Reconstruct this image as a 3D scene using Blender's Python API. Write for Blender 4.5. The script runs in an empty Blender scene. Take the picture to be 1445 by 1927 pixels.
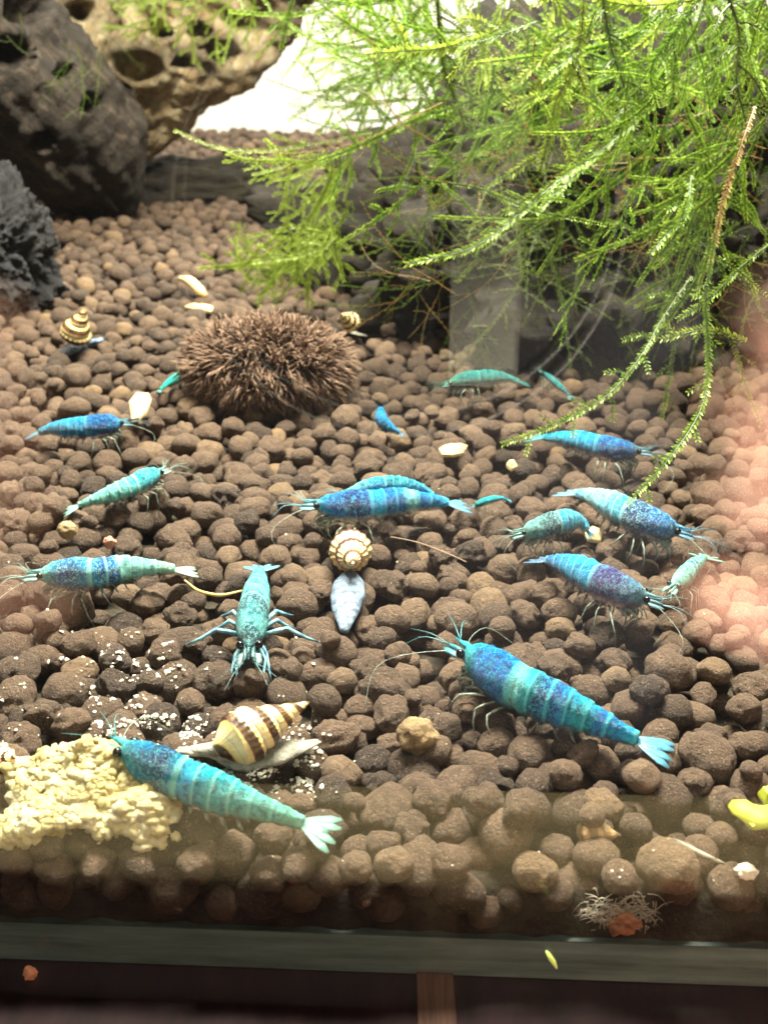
import bpy, bmesh, math, random
import numpy as np
from mathutils import Vector, Matrix, noise
R = math.radians
random.seed(7)
SC = bpy.context.scene
COL = SC.collection
SC.unit_settings.system = 'METRIC'
SC.unit_settings.scale_length = 0.01          # one unit is one centimetre

# ------------------------------------------------------------------ camera, world, lamps
FPX, CX, CY = 2200.0, 722.5, 963.5             # focal length and centre in photograph pixels
PITCH, CAMZ = R(25.4), 7.4
cam = bpy.data.cameras.new('camera'); cam_o = bpy.data.objects.new('camera', cam); COL.objects.link(cam_o)
cam_o.location = (0, 0, CAMZ); cam_o.rotation_euler = (R(90) - PITCH, 0, 0)
cam.sensor_fit = 'VERTICAL'; cam.sensor_height = 36; cam.sensor_width = 27; cam.lens = FPX / 1927 * 36
cam.clip_start = 0.1; cam.clip_end = 500
cam.dof.use_dof = True; cam.dof.focus_distance = 13.4; cam.dof.aperture_fstop = 0.62
SC.camera = cam_o

world = bpy.data.worlds.new('World'); SC.world = world; world.use_nodes = True
bg = world.node_tree.nodes['Background']
bg.inputs[0].default_value = (1.0, 0.93, 0.86, 1); bg.inputs[1].default_value = 0.06

def area(name, loc, rot, sx, sy, power, col):
    l = bpy.data.lights.new(name, 'AREA'); l.shape = 'RECTANGLE'; l.size = sx; l.size_y = sy
    l.energy = power; l.color = col
    o = bpy.data.objects.new(name, l); o.location = loc; o.rotation_euler = rot; COL.objects.link(o)
    return o
area('tank_light', (1, 22, 25), (R(-16), 0, 0), 16, 2.4, 47000, (1.0, 0.92, 0.76))
area('back_wall_fill', (0, 47, 24), (R(12), 0, 0), 36, 4, 24000, (1.0, 0.93, 0.80))  # unseen lamp added to brighten the white back wall
SC.view_settings.view_transform = 'Standard'; SC.view_settings.look = 'None'
SC.view_settings.exposure = 0.25; SC.view_settings.gamma = 1
SC.cycles.max_bounces = 6; SC.cycles.transparent_max_bounces = 16

# ------------------------------------------------------------------ pixel -> place
def ray(px, py):
    u = (px - CX) / FPX; v = (CY - py) / FPX
    c, s = math.cos(PITCH), math.sin(PITCH)
    return Vector((u, c + v * s, -s + v * c))
def P(px, py, z=0.0):
    d = ray(px, py); t = (z - CAMZ) / d.z
    return Vector((0, 0, CAMZ)) + d * t
def PD(px, py, y):
    d = ray(px, py); t = y / d.y
    return Vector((0, 0, CAMZ)) + d * t
def proj(p):
    q = p - Vector((0, 0, CAMZ)); c, s = math.cos(PITCH), math.sin(PITCH)
    zc = q.y * c - q.z * s; v = q.y * s + q.z * c
    return CX + FPX * q.x / zc, CY - FPX * v / zc, zc

# ------------------------------------------------------------------ helpers
def tag(o, label=None, cat=None, group=None, kind=None):
    if label: o['label'] = label
    if cat: o['category'] = cat
    if group: o['group'] = group
    if kind: o['kind'] = kind
    return o
def thing(name, label, cat, loc=(0, 0, 0), group=None):
    o = bpy.data.objects.new(name, None); COL.objects.link(o); o.location = loc; o.empty_display_size = .2
    return tag(o, label, cat, group)
class MB:
    def __init__(s): s.v = []; s.f = []; s.a = {}
    def add(s, vs, fs):
        b = len(s.v); s.v += [tuple(p) for p in vs]; s.f += [tuple(i + b for i in f) for f in fs]
    def tube(s, pts, rad, n=6, flat=1.0, up=None):
        pts = [Vector(p) for p in pts]; m = len(pts)
        if not hasattr(rad, '__len__'): rad = [rad] * m
        vs = []; prev = None
        for i, p in enumerate(pts):
            t = (pts[min(i + 1, m - 1)] - pts[max(i - 1, 0)])
            if t.length < 1e-9: t = Vector((0, 0, 1))
            t.normalize()
            r = up if up else (prev if prev else (Vector((0, 0, 1)) if abs(t.z) < .9 else Vector((1, 0, 0))))
            a = r - t * r.dot(t)
            if a.length < 1e-6: a = t.orthogonal()
            a.normalize(); prev = a; b = t.cross(a)
            for k in range(n):
                q = 2 * math.pi * k / n
                vs.append(p + a * (math.sin(q) * rad[i] * flat) + b * (math.cos(q) * rad[i]))
        fs = [(i * n + k, i * n + (k + 1) % n, (i + 1) * n + (k + 1) % n, (i + 1) * n + k) for i in range(m - 1) for k in range(n)]
        fs.append(tuple(range(n))[::-1]); fs.append(tuple((m - 1) * n + k for k in range(n)))
        s.add(vs, fs)
    def box(s, x0, x1, y0, y1, z0, z1):
        s.add([(x, y, z) for x in (x0, x1) for y in (y0, y1) for z in (z0, z1)],
              [(0, 1, 3, 2), (4, 6, 7, 5), (0, 4, 5, 1), (2, 3, 7, 6), (0, 2, 6, 4), (1, 5, 7, 3)])
    def build(s, name, mat, parent=None, smooth=True, off=None):
        me = bpy.data.meshes.new(name)
        vs = s.v if off is None else [(v[0] - off[0], v[1] - off[1], v[2] - off[2]) for v in s.v]
        me.from_pydata(vs, [], s.f); me.materials.append(mat)
        if smooth: me.shade_smooth()
        for k, arr in s.a.items():
            at = me.attributes.new(k, 'FLOAT', 'POINT'); at.data.foreach_set('value', arr)
        return link(name, me, parent)
def link(name, me, parent=None, loc=None):
    o = bpy.data.objects.new(name, me); COL.objects.link(o)
    if parent: o.parent = parent
    if loc is not None: o.location = loc
    return o
def catmull(pts, n):
    pts = [Vector(p) for p in pts]
    e = [pts[0] * 2 - pts[1]] + pts + [pts[-1] * 2 - pts[-2]]
    out = []; m = len(pts) - 1
    for i in range(n):
        t = i / (n - 1) * m; k = min(int(t), m - 1); t -= k
        a, b, c, d = e[k], e[k + 1], e[k + 2], e[k + 3]
        out.append(.5 * ((2 * b) + (c - a) * t + (2 * a - 5 * b + 4 * c - d) * t * t + (3 * b - a - 3 * c + d) * t ** 3))
    return out
def resample(pts, n):
    L = [0]
    for a, b in zip(pts, pts[1:]): L.append(L[-1] + (b - a).length)
    out = []; j = 0
    for i in range(n):
        s = L[-1] * i / (n - 1)
        while j < len(L) - 2 and L[j + 1] < s: j += 1
        t = (s - L[j]) / max(L[j + 1] - L[j], 1e-9); out.append(pts[j].lerp(pts[j + 1], min(max(t, 0), 1)))
    return out, L[-1]
def lerp1(t, xs, ys): return float(np.interp(t, xs, ys))
def ico(sub):
    bm = bmesh.new(); bmesh.ops.create_icosphere(bm, subdivisions=sub, radius=1)
    v = np.array([p.co[:] for p in bm.verts]); f = np.array([[q.index for q in p.verts] for p in bm.faces]); bm.free()
    return v, f
def ico_mesh(name, sub, fn, mat):
    v, f = ico(sub); vs = [fn(Vector(p)) for p in v]
    me = bpy.data.meshes.new(name); me.from_pydata(vs, [], f.tolist()); me.materials.append(mat); me.shade_smooth()
    return me
fb = noise.fractal
def FB(p, s=1.0, o=4): return noise.fractal(Vector(p) * s, 0.9, 2.1, o)

# ------------------------------------------------------------------ materials
class NT:
    def __init__(s, name):
        s.m = bpy.data.materials.new(name); s.m.use_nodes = True; s.t = s.m.node_tree
        s.b = s.t.nodes['Principled BSDF']; s.out = s.t.nodes['Material Output']
    def n(s, ty, **kw):
        x = s.t.nodes.new(ty)
        for k, v in kw.items():
            if k.startswith('i_'): x.inputs[k[2:].replace('_', ' ')].default_value = v
            else: setattr(x, k, v)
        return x
    def l(s, a, b): s.t.links.new(a, b)
    def coord(s, sc=(1, 1, 1), rot=(0, 0, 0), out='Object'):
        c = s.n('ShaderNodeTexCoord'); m = s.n('ShaderNodeMapping'); s.l(c.outputs[out], m.inputs[0])
        m.inputs['Scale'].default_value = sc; m.inputs['Rotation'].default_value = rot
        return m.outputs[0]
    def noise(s, vec, scale, detail=5, rough=.6, dist=0):
        x = s.n('ShaderNodeTexNoise'); x.inputs['Scale'].default_value = scale; x.inputs['Detail'].default_value = detail
        x.inputs['Roughness'].default_value = rough; x.inputs['Distortion'].default_value = dist
        if vec is not None: s.l(vec, x.inputs['Vector'])
        return x.outputs['Fac']
    def ramp(s, fac, stops, interp='LINEAR'):
        r = s.n('ShaderNodeValToRGB'); r.color_ramp.interpolation = interp
        e = r.color_ramp.elements
        while len(e) > 1: e.remove(e[-1])
        for i, (p, c) in enumerate(stops):
            q = e[0] if i == 0 else e.new(p)
            q.position = p; q.color = (*c, 1) if hasattr(c, '__len__') else (c, c, c, 1)
        s.l(fac, r.inputs[0]); return r.outputs[0]
    def mix(s, fac, a, b, mode='MIX'):
        x = s.n('ShaderNodeMix', data_type='RGBA', blend_type=mode)
        for k, v in ((0, fac), (6, a), (7, b)):
            if isinstance(v, (int, float)): x.inputs[k].default_value = v
            elif isinstance(v, tuple): x.inputs[k].default_value = (*v, 1)
            else: s.l(v, x.inputs[k])
        return x.outputs[2]
    def math(s, op, a, b=0.0):
        x = s.n('ShaderNodeMath', operation=op)
        for k, v in ((0, a), (1, b)):
            if isinstance(v, (int, float)): x.inputs[k].default_value = v
            else: s.l(v, x.inputs[k])
        return x.outputs[0]
    def attr(s, name):
        return s.n('ShaderNodeAttribute', attribute_name=name).outputs['Fac']
    def color(s, c):
        if isinstance(c, tuple): s.b.inputs['Base Color'].default_value = (*c, 1)
        else: s.l(c, s.b.inputs['Base Color'])
    def bump(s, h, strength=.5, dist=.02):
        b = s.n('ShaderNodeBump'); b.inputs['Strength'].default_value = strength; b.inputs['Distance'].default_value = dist
        s.l(h, b.inputs['Height']); s.l(b.outputs[0], s.b.inputs['Normal'])
    def set(s, **kw):
        for k, v in kw.items(): s.b.inputs[k.replace('_', ' ')].default_value = v
        return s

def simple(name, c, rough=.6, c2=None, sc=8, bump=.0, bs=30, **kw):
    m = NT(name); v = m.coord()
    if c2: m.color(m.mix(m.ramp(m.noise(v, sc), [(.35, 0), (.65, 1)]), c, c2))
    else: m.color(c)
    if bump: m.bump(m.noise(v, bs), bump, .03)
    m.set(Roughness=rough, **kw); return m.m

# pellet: brown baked soil, dusty grain, fine pits
m = NT('soil_pellet'); v = m.coord(out='Object'); ti = m.attr('tint')
c = m.ramp(ti, [(0, (.045, .026, .017)), (.35, (.100, .060, .038)), (.7, (.158, .096, .060)), (.93, (.21, .135, .083)), (1, (.27, .17, .09))])
geo = m.n('ShaderNodeNewGeometry'); n1 = m.noise(geo.outputs['Position'], 9, 6, .7); n2 = m.noise(geo.outputs['Position'], 42, 3, .6)
c = m.mix(m.ramp(n1, [(.36, 0), (.66, 1)]), m.mix(.42, c, (.022, .014, .010)), c)
c = m.mix(m.ramp(n2, [(.56, 0), (.72, .75)]), c, (.36, .27, .18))
m.color(c)
vo = m.n('ShaderNodeTexVoronoi'); vo.inputs['Scale'].default_value = 16; m.l(geo.outputs['Position'], vo.inputs['Vector'])
h = m.math('ADD', m.noise(geo.outputs['Position'], 24, 6, .72), m.math('MULTIPLY', m.ramp(vo.outputs['Distance'], [(0, 0), (.25, 1)]), .25))
m.bump(h, 1.0, .08); m.set(Roughness=.62); m.b.inputs['Specular IOR Level'].default_value = .45
M_PELLET = m.m

m = NT('soil_fine'); v = m.coord(); m.color(m.ramp(m.noise(v, 6, 8, .7), [(.3, (.012, .009, .006)), (.7, (.05, .038, .022))]))
m.bump(m.noise(v, 20), .6, .08); m.set(Roughness=.95); M_BED = m.m

def wood_mat(name, ramp_stops, rot, bstr=1.0):
    m = NT(name); v1_ = m.coord((1, 1, 1), rot); mp_ = m.n('ShaderNodeMapping'); mp_.inputs['Scale'].default_value = (.22, 2.4, 2.4); m.l(v1_, mp_.inputs[0]); v = mp_.outputs[0]; v2 = m.coord()
    g = m.noise(v, 1.6, 9, .68, .6); c = m.ramp(g, ramp_stops)
    blot = m.ramp(m.noise(v2, .55, 4, .6), [(.42, 0), (.6, 1)])
    c = m.mix(blot, c, m.mix(.65, c, (.03, .022, .016)))
    m.color(c); m.bump(m.math('ADD', m.noise(v, 5, 8, .7), m.noise(v2, 4, 8, .7)), bstr, .22); m.set(Roughness=.85)
    return m
M_WOOD_D = wood_mat('driftwood_dark', [(.3, (.012, .009, .007)), (.5, (.055, .040, .029)), (.7, (.19, .14, .10))], (0, -.72, 0)).m
M_WOOD_P = wood_mat('driftwood_pale', [(.28, (.22, .10, .05)), (.45, (.60, .42, .22)), (.6, (.80, .68, .45)), (.75, (.50, .50, .20))], (0, 1.05, 0)).m
m = NT('dark_lava_rock'); v = m.coord()
n1 = m.noise(v, 1.2, 8, .7)
m.color(m.ramp(n1, [(.3, (.006, .005, .004)), (.48, (.026, .018, .012)), (.60, (.045, .036, .016)), (.76, (.10, .075, .04))]))
m.bump(m.noise(v, 4, 10, .8), 1.0, .35); m.set(Roughness=.9); M_ROCK = m.m
m = NT('black_lava_rock'); v = m.coord()
m.color(m.ramp(m.noise(v, 3.5, 8, .75), [(.35, (.010, .010, .012)), (.55, (.05, .05, .056)), (.72, (.16, .155, .16))]))
m.bump(m.noise(v, 6, 10, .85), 1.0, .3); m.set(Roughness=.75); M_BLACK = m.m

def leaf_mat(name, dark, mid, light):
    m = NT(name)
    c = m.ramp(m.attr('tint'), [(0, dark), (.5, mid), (1, light)])
    oi = m.n('ShaderNodeObjectInfo'); c = m.mix(m.math('MULTIPLY', oi.outputs['Random'], .55), c, m.mix(.5, c, (.25, .28, .03)))
    m.color(c); m.set(Roughness=.45)
    tr = m.n('ShaderNodeBsdfTranslucent'); m.l(c, tr.inputs[0]); mx = m.n('ShaderNodeMixShader'); mx.inputs[0].default_value = .45
    m.l(m.b.outputs[0], mx.inputs[1]); m.l(tr.outputs[0], mx.inputs[2]); m.l(mx.outputs[0], m.out.inputs[0])
    return m.m
M_MOSS = leaf_mat('moss_green', (.035, .06, .008), (.13, .28, .018), (.50, .74, .10))
M_MOSS_D = leaf_mat('moss_dull', (.05, .08, .012), (.11, .19, .03), (.22, .34, .06))
M_MOSS_Y = leaf_mat('moss_yellow', (.09, .12, .02), (.28, .40, .04), (.50, .68, .14))
M_MOSS_O = leaf_mat('moss_brown', (.20, .10, .03), (.40, .24, .09), (.40, .42, .10))

M_FOOD = NT('food_crumb'); v = M_FOOD.coord()
M_FOOD.color(M_FOOD.ramp(M_FOOD.noise(v, 4, 6, .65), [(.3, (.62, .44, .14)), (.46, (.86, .74, .36)), (.62, (.94, .88, .62))]))
M_FOOD.bump(M_FOOD.noise(v, 14, 8, .8), 1.0, .08); M_FOOD.set(Roughness=.9); M_FOOD = M_FOOD.m
M_WHITE = simple('pale_crumb', (.80, .76, .66), .8, (.55, .50, .40), 20, .4)
M_EYE = simple('shrimp_eye', (.004, .004, .006), .12)
M_LEGP = simple('pale_limb', (.34, .42, .36), .4, (.07, .09, .07), 14)
M_LEGB = simple('blue_limb', (.26, .56, .62), .4, (.03, .12, .24), 9, .6, 30)
M_FOOT = simple('snail_foot', (.36, .35, .29), .5, (.13, .12, .09), 9, .9, 22)
M_FOOTB = simple('snail_foot_bluish', (.22, .30, .42), .3, (.05, .08, .12), 10, .8, 24)

def shrimp_mat(name, stops, light=(.35, .75, .80), speck=.5, belly=(.05, .06, .05), bellyw=.35):
    m = NT(name); t = m.attr('t'); vv = m.attr('v'); seg = m.attr('seg'); co = m.coord()
    w = m.math('ADD', t, m.math('MULTIPLY', m.math('SUBTRACT', m.noise(co, 4, 4), .5), .10))
    c = m.ramp(w, stops)
    sp = m.ramp(m.noise(co, 24, 4, .75, 1.2), [(.49, 0), (.56, 1)])
    c = m.mix(m.math('MULTIPLY', sp, min(.92, speck * 1.7)), c, light)
    dk = m.ramp(m.noise(co, 11, 6, .8, .6), [(.42, 1), (.50, 0)])
    c = m.mix(m.math('MULTIPLY', dk, .72), c, m.mix(.85, c, (.003, .012, .045)))
    edge = m.ramp(seg, [(.74, 0), (.90, .85), (1, .35)])
    c = m.mix(edge, c, light)
    groove = m.ramp(seg, [(0, .75), (.10, 0)])
    c = m.mix(groove, c, m.mix(.85, c, (.002, .01, .03)))
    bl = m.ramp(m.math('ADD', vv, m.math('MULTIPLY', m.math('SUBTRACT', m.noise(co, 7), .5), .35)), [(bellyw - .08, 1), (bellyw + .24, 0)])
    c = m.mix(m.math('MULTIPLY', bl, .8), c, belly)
    m.color(c); m.set(Roughness=.38)
    hs_ = m.n('ShaderNodeHueSaturation'); hs_.inputs['Saturation'].default_value = 1.25; hs_.inputs['Value'].default_value = 1.3; m.l(c, hs_.inputs['Color']); m.color(hs_.outputs[0])
    al = m.ramp(m.math('ADD', vv, m.math('MULTIPLY', m.math('SUBTRACT', m.noise(co, 12, 4), .5), .3)), [(.0, .22), (bellyw + .16, 1)])
    m.l(al, m.b.inputs['Alpha']); m.b.inputs['Subsurface Weight'].default_value = .0
    m.bump(m.noise(co, 26, 5, .8), 1.0, .07)
    return m.m

# ------------------------------------------------------------------ soil: pellets dropped one after another
def hill(x, y):
    return -.06 + .13 * noise.noise(Vector((x * .25, y * .22, 3))) + max(0, (y - 24)) * .004
class Soil:
    def __init__(s): s.g = {}; s.p = []
    def rest(s, x, y, r, floor):
        z = floor + r; k0, k1 = int(x // .7), int(y // .7)
        for i in (k0 - 1, k0, k0 + 1):
            for j in (k1 - 1, k1, k1 + 1):
                for (a, b, c, q) in s.g.get((i, j), ()):
                    d = (a - x) ** 2 + (b - y) ** 2; rr = (q + r) * .93
                    if d < rr * rr: z = max(z, c + math.sqrt(rr * rr - d) * .86)
        return z
    def put(s, x, y, z, r, lay): s.g.setdefault((int(x // .7), int(y // .7)), []).append((x, y, z, r)); s.p.append((x, y, z, r, lay))
    def top(s, x, y):
        z = -1; k0, k1 = int(x // .7), int(y // .7)
        for i in (k0 - 1, k0, k0 + 1):
            for j in (k1 - 1, k1, k1 + 1):
                for (a, b, c, q) in s.g.get((i, j), ()):
                    d = (a - x) ** 2 + (b - y) ** 2
                    if d < q * q: z = max(z, c + math.sqrt(q * q - d) * .85)
        return z
soil = Soil()
def glass_y(x): return 8.0 - .047 * x          # inner face of the front pane, turned a little
def rr():
    r = random.gauss(.178, .034)
    return min(max(r, .11), .25)
def floor_at(x, y):
    f = hill(x, y) - .52
    if y < 9.8: f = min(f, -.68 + max(0, y - 9.3) * .4)
    return f
SP = .36
ny = int((57 - 8.3) / SP)
for lay in range(3):
    for j in range(ny):
        yy = 8.28 + j * SP
        if lay == 2 and yy > 11.0: break
        hw = .352 * yy + 1.0; nx = int(2 * hw / SP)
        for i in range(nx):
            x = -hw + (i + .5) * SP + random.uniform(-.2, .2); y = yy + random.uniform(-.2, .2)
            r = rr()
            if yy > 34 and lay > 0 and random.random() < .35: continue
            best = None
            for k in range(1 if lay == 0 else 6):
                xx = x + random.uniform(-.25, .25) * (k > 0); y2 = y + random.uniform(-.25, .25) * (k > 0)
                y2 = max(y2, glass_y(xx) + r + .02)
                z = soil.rest(xx, y2, r, floor_at(xx, y2))
                if best is None or z < best[2]: best = (xx, y2, z)
            if best[2] > hill(best[0], best[1]) + (.06 if best[1] > 8.6 else .02) + random.uniform(-.04, .06): continue
            soil.put(best[0], best[1], best[2], r, lay)
for k in range(90):                            # a few loose ones on top
    y = random.uniform(8.6, 30); x = random.uniform(-1, 1) * (.34 * y + .5); r = random.uniform(.10, .17)
    soil.put(x, y, soil.rest(x, y, r, -.5), r, 3)

def pellet_shape(V, seed, amp, elong, flat, cut):
    rnd = np.random.RandomState(seed); off = Vector(rnd.rand(3) * 50)
    pl = [(Vector(rnd.randn(3)).normalized(), rnd.uniform(.72, .95)) for _ in range(cut)]
    out = []
    for p in V:
        p = Vector(p); d = 1 + amp * noise.noise(p * 1.1 + off) + amp * .45 * noise.noise(p * 2.7 + off) + amp * .22 * noise.noise(p * 7 + off)
        q = p * d
        for n_, h in pl:
            e = q.dot(n_) - h
            if e > 0: q -= n_ * e * .75
        out.append((q.x * elong, q.y * 1.0, q.z * flat))
    return np.array(out)
V4, F4 = ico(4); V3, F3 = ico(3); V2, F2 = ico(2)
NV = 18
shapes = []
for k in range(NV):
    rnd = random.Random(k); a = rnd.choice([.12, .16, .22, .36]); e = rnd.uniform(1.0, 1.28); fl = rnd.uniform(.80, .98); cu = rnd.choice([0, 0, 2, 4])
    shapes.append([pellet_shape(V_, k, a, e, fl, cu) for V_ in (V4, V3, V2)])
tints = [min(1, max(0, random.gauss(.5, .22))) for _ in range(NV)]; tints[3] = .96; tints[9] = .02
bed_mb = MB()
bed = MB(); gx = []
N1, N2 = 160, 90
for j in range(N2):
    for i in range(N1):
        y = 9.0 + (58 - 9.0) * max(0, (j - 9) / (N2 - 10)) ** 1.5; hw = .36 * y + 3; x = -hw + 2 * hw * i / (N1 - 1)
        yb = max(y, glass_y(x) + .03)
        if j < 9: yb = glass_y(x) + .05 + j * .10 + .05 * noise.noise(Vector((x * 4, j * 2, 5)))
        bed.v.append((x, yb, (-.70, -.48, -.34, -.30, -.30, -.32, -.36, -.40, -.44)[j] + .05 * noise.noise(Vector((x * 3, j, 0))) if j < 9 else max(floor_at(x, y) + .10, -1.0)))
bed.f = [(j * N1 + i, j * N1 + i + 1, (j + 1) * N1 + i + 1, (j + 1) * N1 + i) for j in range(N2 - 1) for i in range(N1 - 1)]
substrate = bed.build('substrate', M_BED); tag(substrate, 'brown planted tank soil covering the aquarium bottom', kind='structure')

vis = []
for i, (x, y, z, r, lay) in enumerate(soil.p):
    a, b, zc = proj(Vector((x, y, z)))
    inside = -20 < a < 1465 and b < 1790
    covered = 0
    if inside:
        d = ray(a, b).normalized(); q = Vector((x, y, z))
        for (i2, j2) in [(int(x // .7) + u, int(y // .7) + w) for u in (-1, 0, 1) for w in (-1, 0, 1)]:
            for (xx, y2, z2, r2) in soil.g.get((i2, j2), ()):
                if z2 > z + .12 and (xx - x) ** 2 + (y2 - y) ** 2 < .14: covered += 1
    vis.append((0 if (inside and covered == 0) else 1, zc / r, i))
vis.sort(); singles = set(v_[2] for v_ in vis[:300])
meshes = []
for k in range(NV):
    me = bpy.data.meshes.new('soil_pellet'); me.from_pydata(shapes[k][0].tolist(), [], F4.tolist()); me.materials.append(M_PELLET); me.shade_smooth()
    at = me.attributes.new('tint', 'FLOAT', 'POINT'); at.data.foreach_set('value', [tints[k]] * len(V4)); meshes.append(me)
AV, AF, AT = [], [], []; base = 0
rs = np.random.RandomState(5)
def rotm(seed_tilt, az):
    return np.array(Matrix.Rotation(az, 3, 'Z') @ Matrix.Rotation(seed_tilt[0], 3, 'X') @ Matrix.Rotation(seed_tilt[1], 3, 'Y'))
for rank, (flag, q, i) in enumerate(vis):
    x, y, z, r, lay = soil.p[i]; k = rs.randint(NV); tl = rs.uniform(-.5, .5, 2); az = rs.uniform(0, 6.28)
    s = r * 1.07
    if rank < 300:
        o = link('soil_pellet', meshes[k], substrate, (x, y, z)); o.rotation_euler = Matrix(rotm(tl, az).tolist()).to_euler(); o.scale = (s, s, s)
        continue
    a, b, zc = proj(Vector((x, y, z)))
    if b > 1900 or a < -150 or a > 1600: 
        if y > 12: continue
    lod = 1 if (flag == 0 and y < 27) else 2
    sh = shapes[k][lod]; fc = (F3, F2)[lod - 1]
    AV.append((sh @ rotm(tl, az).T) * s + np.array((x, y, z))); AF.append(fc + base); base += len(sh)
    AT.append(np.full(len(sh), min(1, max(0, rs.normal(.5, .24)))))
AV = np.concatenate(AV); AF = np.concatenate(AF); AT = np.concatenate(AT)
me = bpy.data.meshes.new('soil_pellets'); nf = len(AF)
me.vertices.add(len(AV)); me.vertices.foreach_set('co', AV.ravel().astype(np.float32))
me.loops.add(nf * 3); me.loops.foreach_set('vertex_index', AF.ravel().astype(np.int32))
me.polygons.add(nf); me.polygons.foreach_set('loop_start', np.arange(0, nf * 3, 3, dtype=np.int32)); me.polygons.foreach_set('loop_total', np.full(nf, 3, dtype=np.int32))
me.update(calc_edges=True); me.materials.append(M_PELLET); me.shade_smooth()
at = me.attributes.new('tint', 'FLOAT', 'POINT'); at.data.foreach_set('value', AT.astype(np.float32))
tag(link('soil_pellets', me, substrate), kind='stuff')
print('pellets', len(soil.p), 'tris', nf)

# ------------------------------------------------------------------ aquarium glass and cabinet
mg = NT('clear_glass')
lw = mg.n('ShaderNodeLayerWeight'); lw.inputs[0].default_value = .5
fr = mg.math('ADD', mg.math('MULTIPLY', mg.math('POWER', lw.outputs['Facing'], 5.0), .9), .04)
tr = mg.n('ShaderNodeBsdfTransparent'); tr.inputs[0].default_value = (.965, .985, .97, 1)
gl = mg.n('ShaderNodeBsdfGlossy'); gl.inputs['Roughness'].default_value = .02
mx = mg.n('ShaderNodeMixShader'); mg.l(fr, mx.inputs[0]); mg.l(tr.outputs[0], mx.inputs[1]); mg.l(gl.outputs[0], mx.inputs[2]); mg.l(mx.outputs[0], mg.out.inputs[0])
M_GLASS = mg.m
mb_ = NT('white_backing'); mb_.color((.86, .84, .80)); mb_.set(Roughness=.5); M_BACK = mb_.m
m = NT('glass_edge'); v = m.coord((.3, 1, 3)); m.color(m.ramp(m.noise(v, 2.5, 4), [(.35, (.045, .068, .064)), (.65, (.095, .135, .125))]))
m.set(Roughness=.25); M_EDGE = m.m
tank = thing('aquarium', 'glass aquarium with clear front pane and bright white back', 'aquarium', (0, 8, -1.15))
tank.rotation_euler.z = -math.atan(.047)
def tk(name, mat, *b):
    q = MB(); q.box(*b); return q.build(name, mat, tank, smooth=False)
tk('front_pane', M_GLASS, -16, 16, -.42, -.02, 0, 20)
tk('base_pane', M_EDGE, -16, 16, .0, 49.5, 0, .47)
tk('back_pane', M_BACK, -34, 34, 51.5, 51.9, 0, 32)
m = NT('haze_algae_film'); v = m.coord((1, 1, 1)); df = m.n('ShaderNodeBsdfDiffuse'); tl = m.n('ShaderNodeBsdfTranslucent'); tp = m.n('ShaderNodeBsdfTransparent')
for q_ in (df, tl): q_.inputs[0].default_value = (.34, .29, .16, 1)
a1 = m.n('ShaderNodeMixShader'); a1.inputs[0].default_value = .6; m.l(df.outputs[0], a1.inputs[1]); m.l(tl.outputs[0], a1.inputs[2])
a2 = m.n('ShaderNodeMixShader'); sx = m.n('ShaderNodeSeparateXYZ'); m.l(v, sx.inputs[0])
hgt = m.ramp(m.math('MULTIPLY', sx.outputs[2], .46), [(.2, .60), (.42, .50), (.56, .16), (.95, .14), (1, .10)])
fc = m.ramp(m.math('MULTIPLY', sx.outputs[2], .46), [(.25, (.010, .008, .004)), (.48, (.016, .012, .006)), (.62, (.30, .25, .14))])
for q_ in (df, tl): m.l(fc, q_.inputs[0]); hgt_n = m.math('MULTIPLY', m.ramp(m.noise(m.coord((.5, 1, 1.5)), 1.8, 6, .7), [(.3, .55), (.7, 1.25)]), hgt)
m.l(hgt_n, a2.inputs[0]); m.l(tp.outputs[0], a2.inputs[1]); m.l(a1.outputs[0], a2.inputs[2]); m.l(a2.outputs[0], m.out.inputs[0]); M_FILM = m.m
q = MB(); q.add([(-16, 0, .47), (16, 0, .47), (16, 0, 2.16), (-16, 0, 2.16)], [(0, 1, 2, 3)]); fo = q.build('haze_algae_film', M_FILM, tank, False); fo.location = (0, -.012, 0)  # sheet colours reflected haze onto the pane, with darker algae at its foot
m = NT('dark_cabinet'); v = m.coord((1, .25, 1)); m.color(m.ramp(m.noise(v, 3, 6, .7), [(.35, (.008, .004, .005)), (.7, (.022, .010, .012))])); m.set(Roughness=.75); m.b.inputs['Specular IOR Level'].default_value = .12
cab = MB(); cab.box(-20, 20, -2.75, 52, -3, -.004)
cabo = cab.build('cabinet', m.m, None, False); cabo.location = (0, 8, -1.155); cabo.rotation_euler.z = tank.rotation_euler.z
tag(cabo, 'dark brown cabinet top under the aquarium glass', 'cabinet')
m = NT('reflection_brown'); v = m.coord((6, .4, 1)); m.color(m.ramp(m.noise(v, 4, 5), [(.3, (.03, .016, .012)), (.7, (.07, .038, .028))])); m.set(Roughness=.8); m.b.inputs['Specular IOR Level'].default_value = .1
a0 = P(818, 1838, -1.15); 
st = MB(); st.box(-.17, .17, -2.6, 0, 0, .03); so = st.build('reflection_strip', m.m, None, False); so.location = (a0.x, a0.y + .05, -1.155); so.rotation_euler.z = 0  # brown reflection on the cabinet, built as a flat coloured strip
tag(so, 'narrow brown reflection laid as a strip on the dark cabinet under the glass', 'strip')

# ------------------------------------------------------------------ rocks and driftwood
def rock(name, label, c, size, mat, seed, sub=6, amp=.35, rough=.12, cat='rock'):
    off = Vector((seed * 7.1, seed * 3.3, seed))
    def f(p):
        d = 1 + amp * FB(p + off, 1.1, 3) + rough * FB(p + off, 4.5, 4) + rough * .45 * FB(p + off, 14, 3)
        return (p.x * d * size[0], p.y * d * size[1], p.z * d * size[2])
    me = ico_mesh(name, sub, f, mat); o = link(name, me, None, c)
    return tag(o, label, cat)
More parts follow.
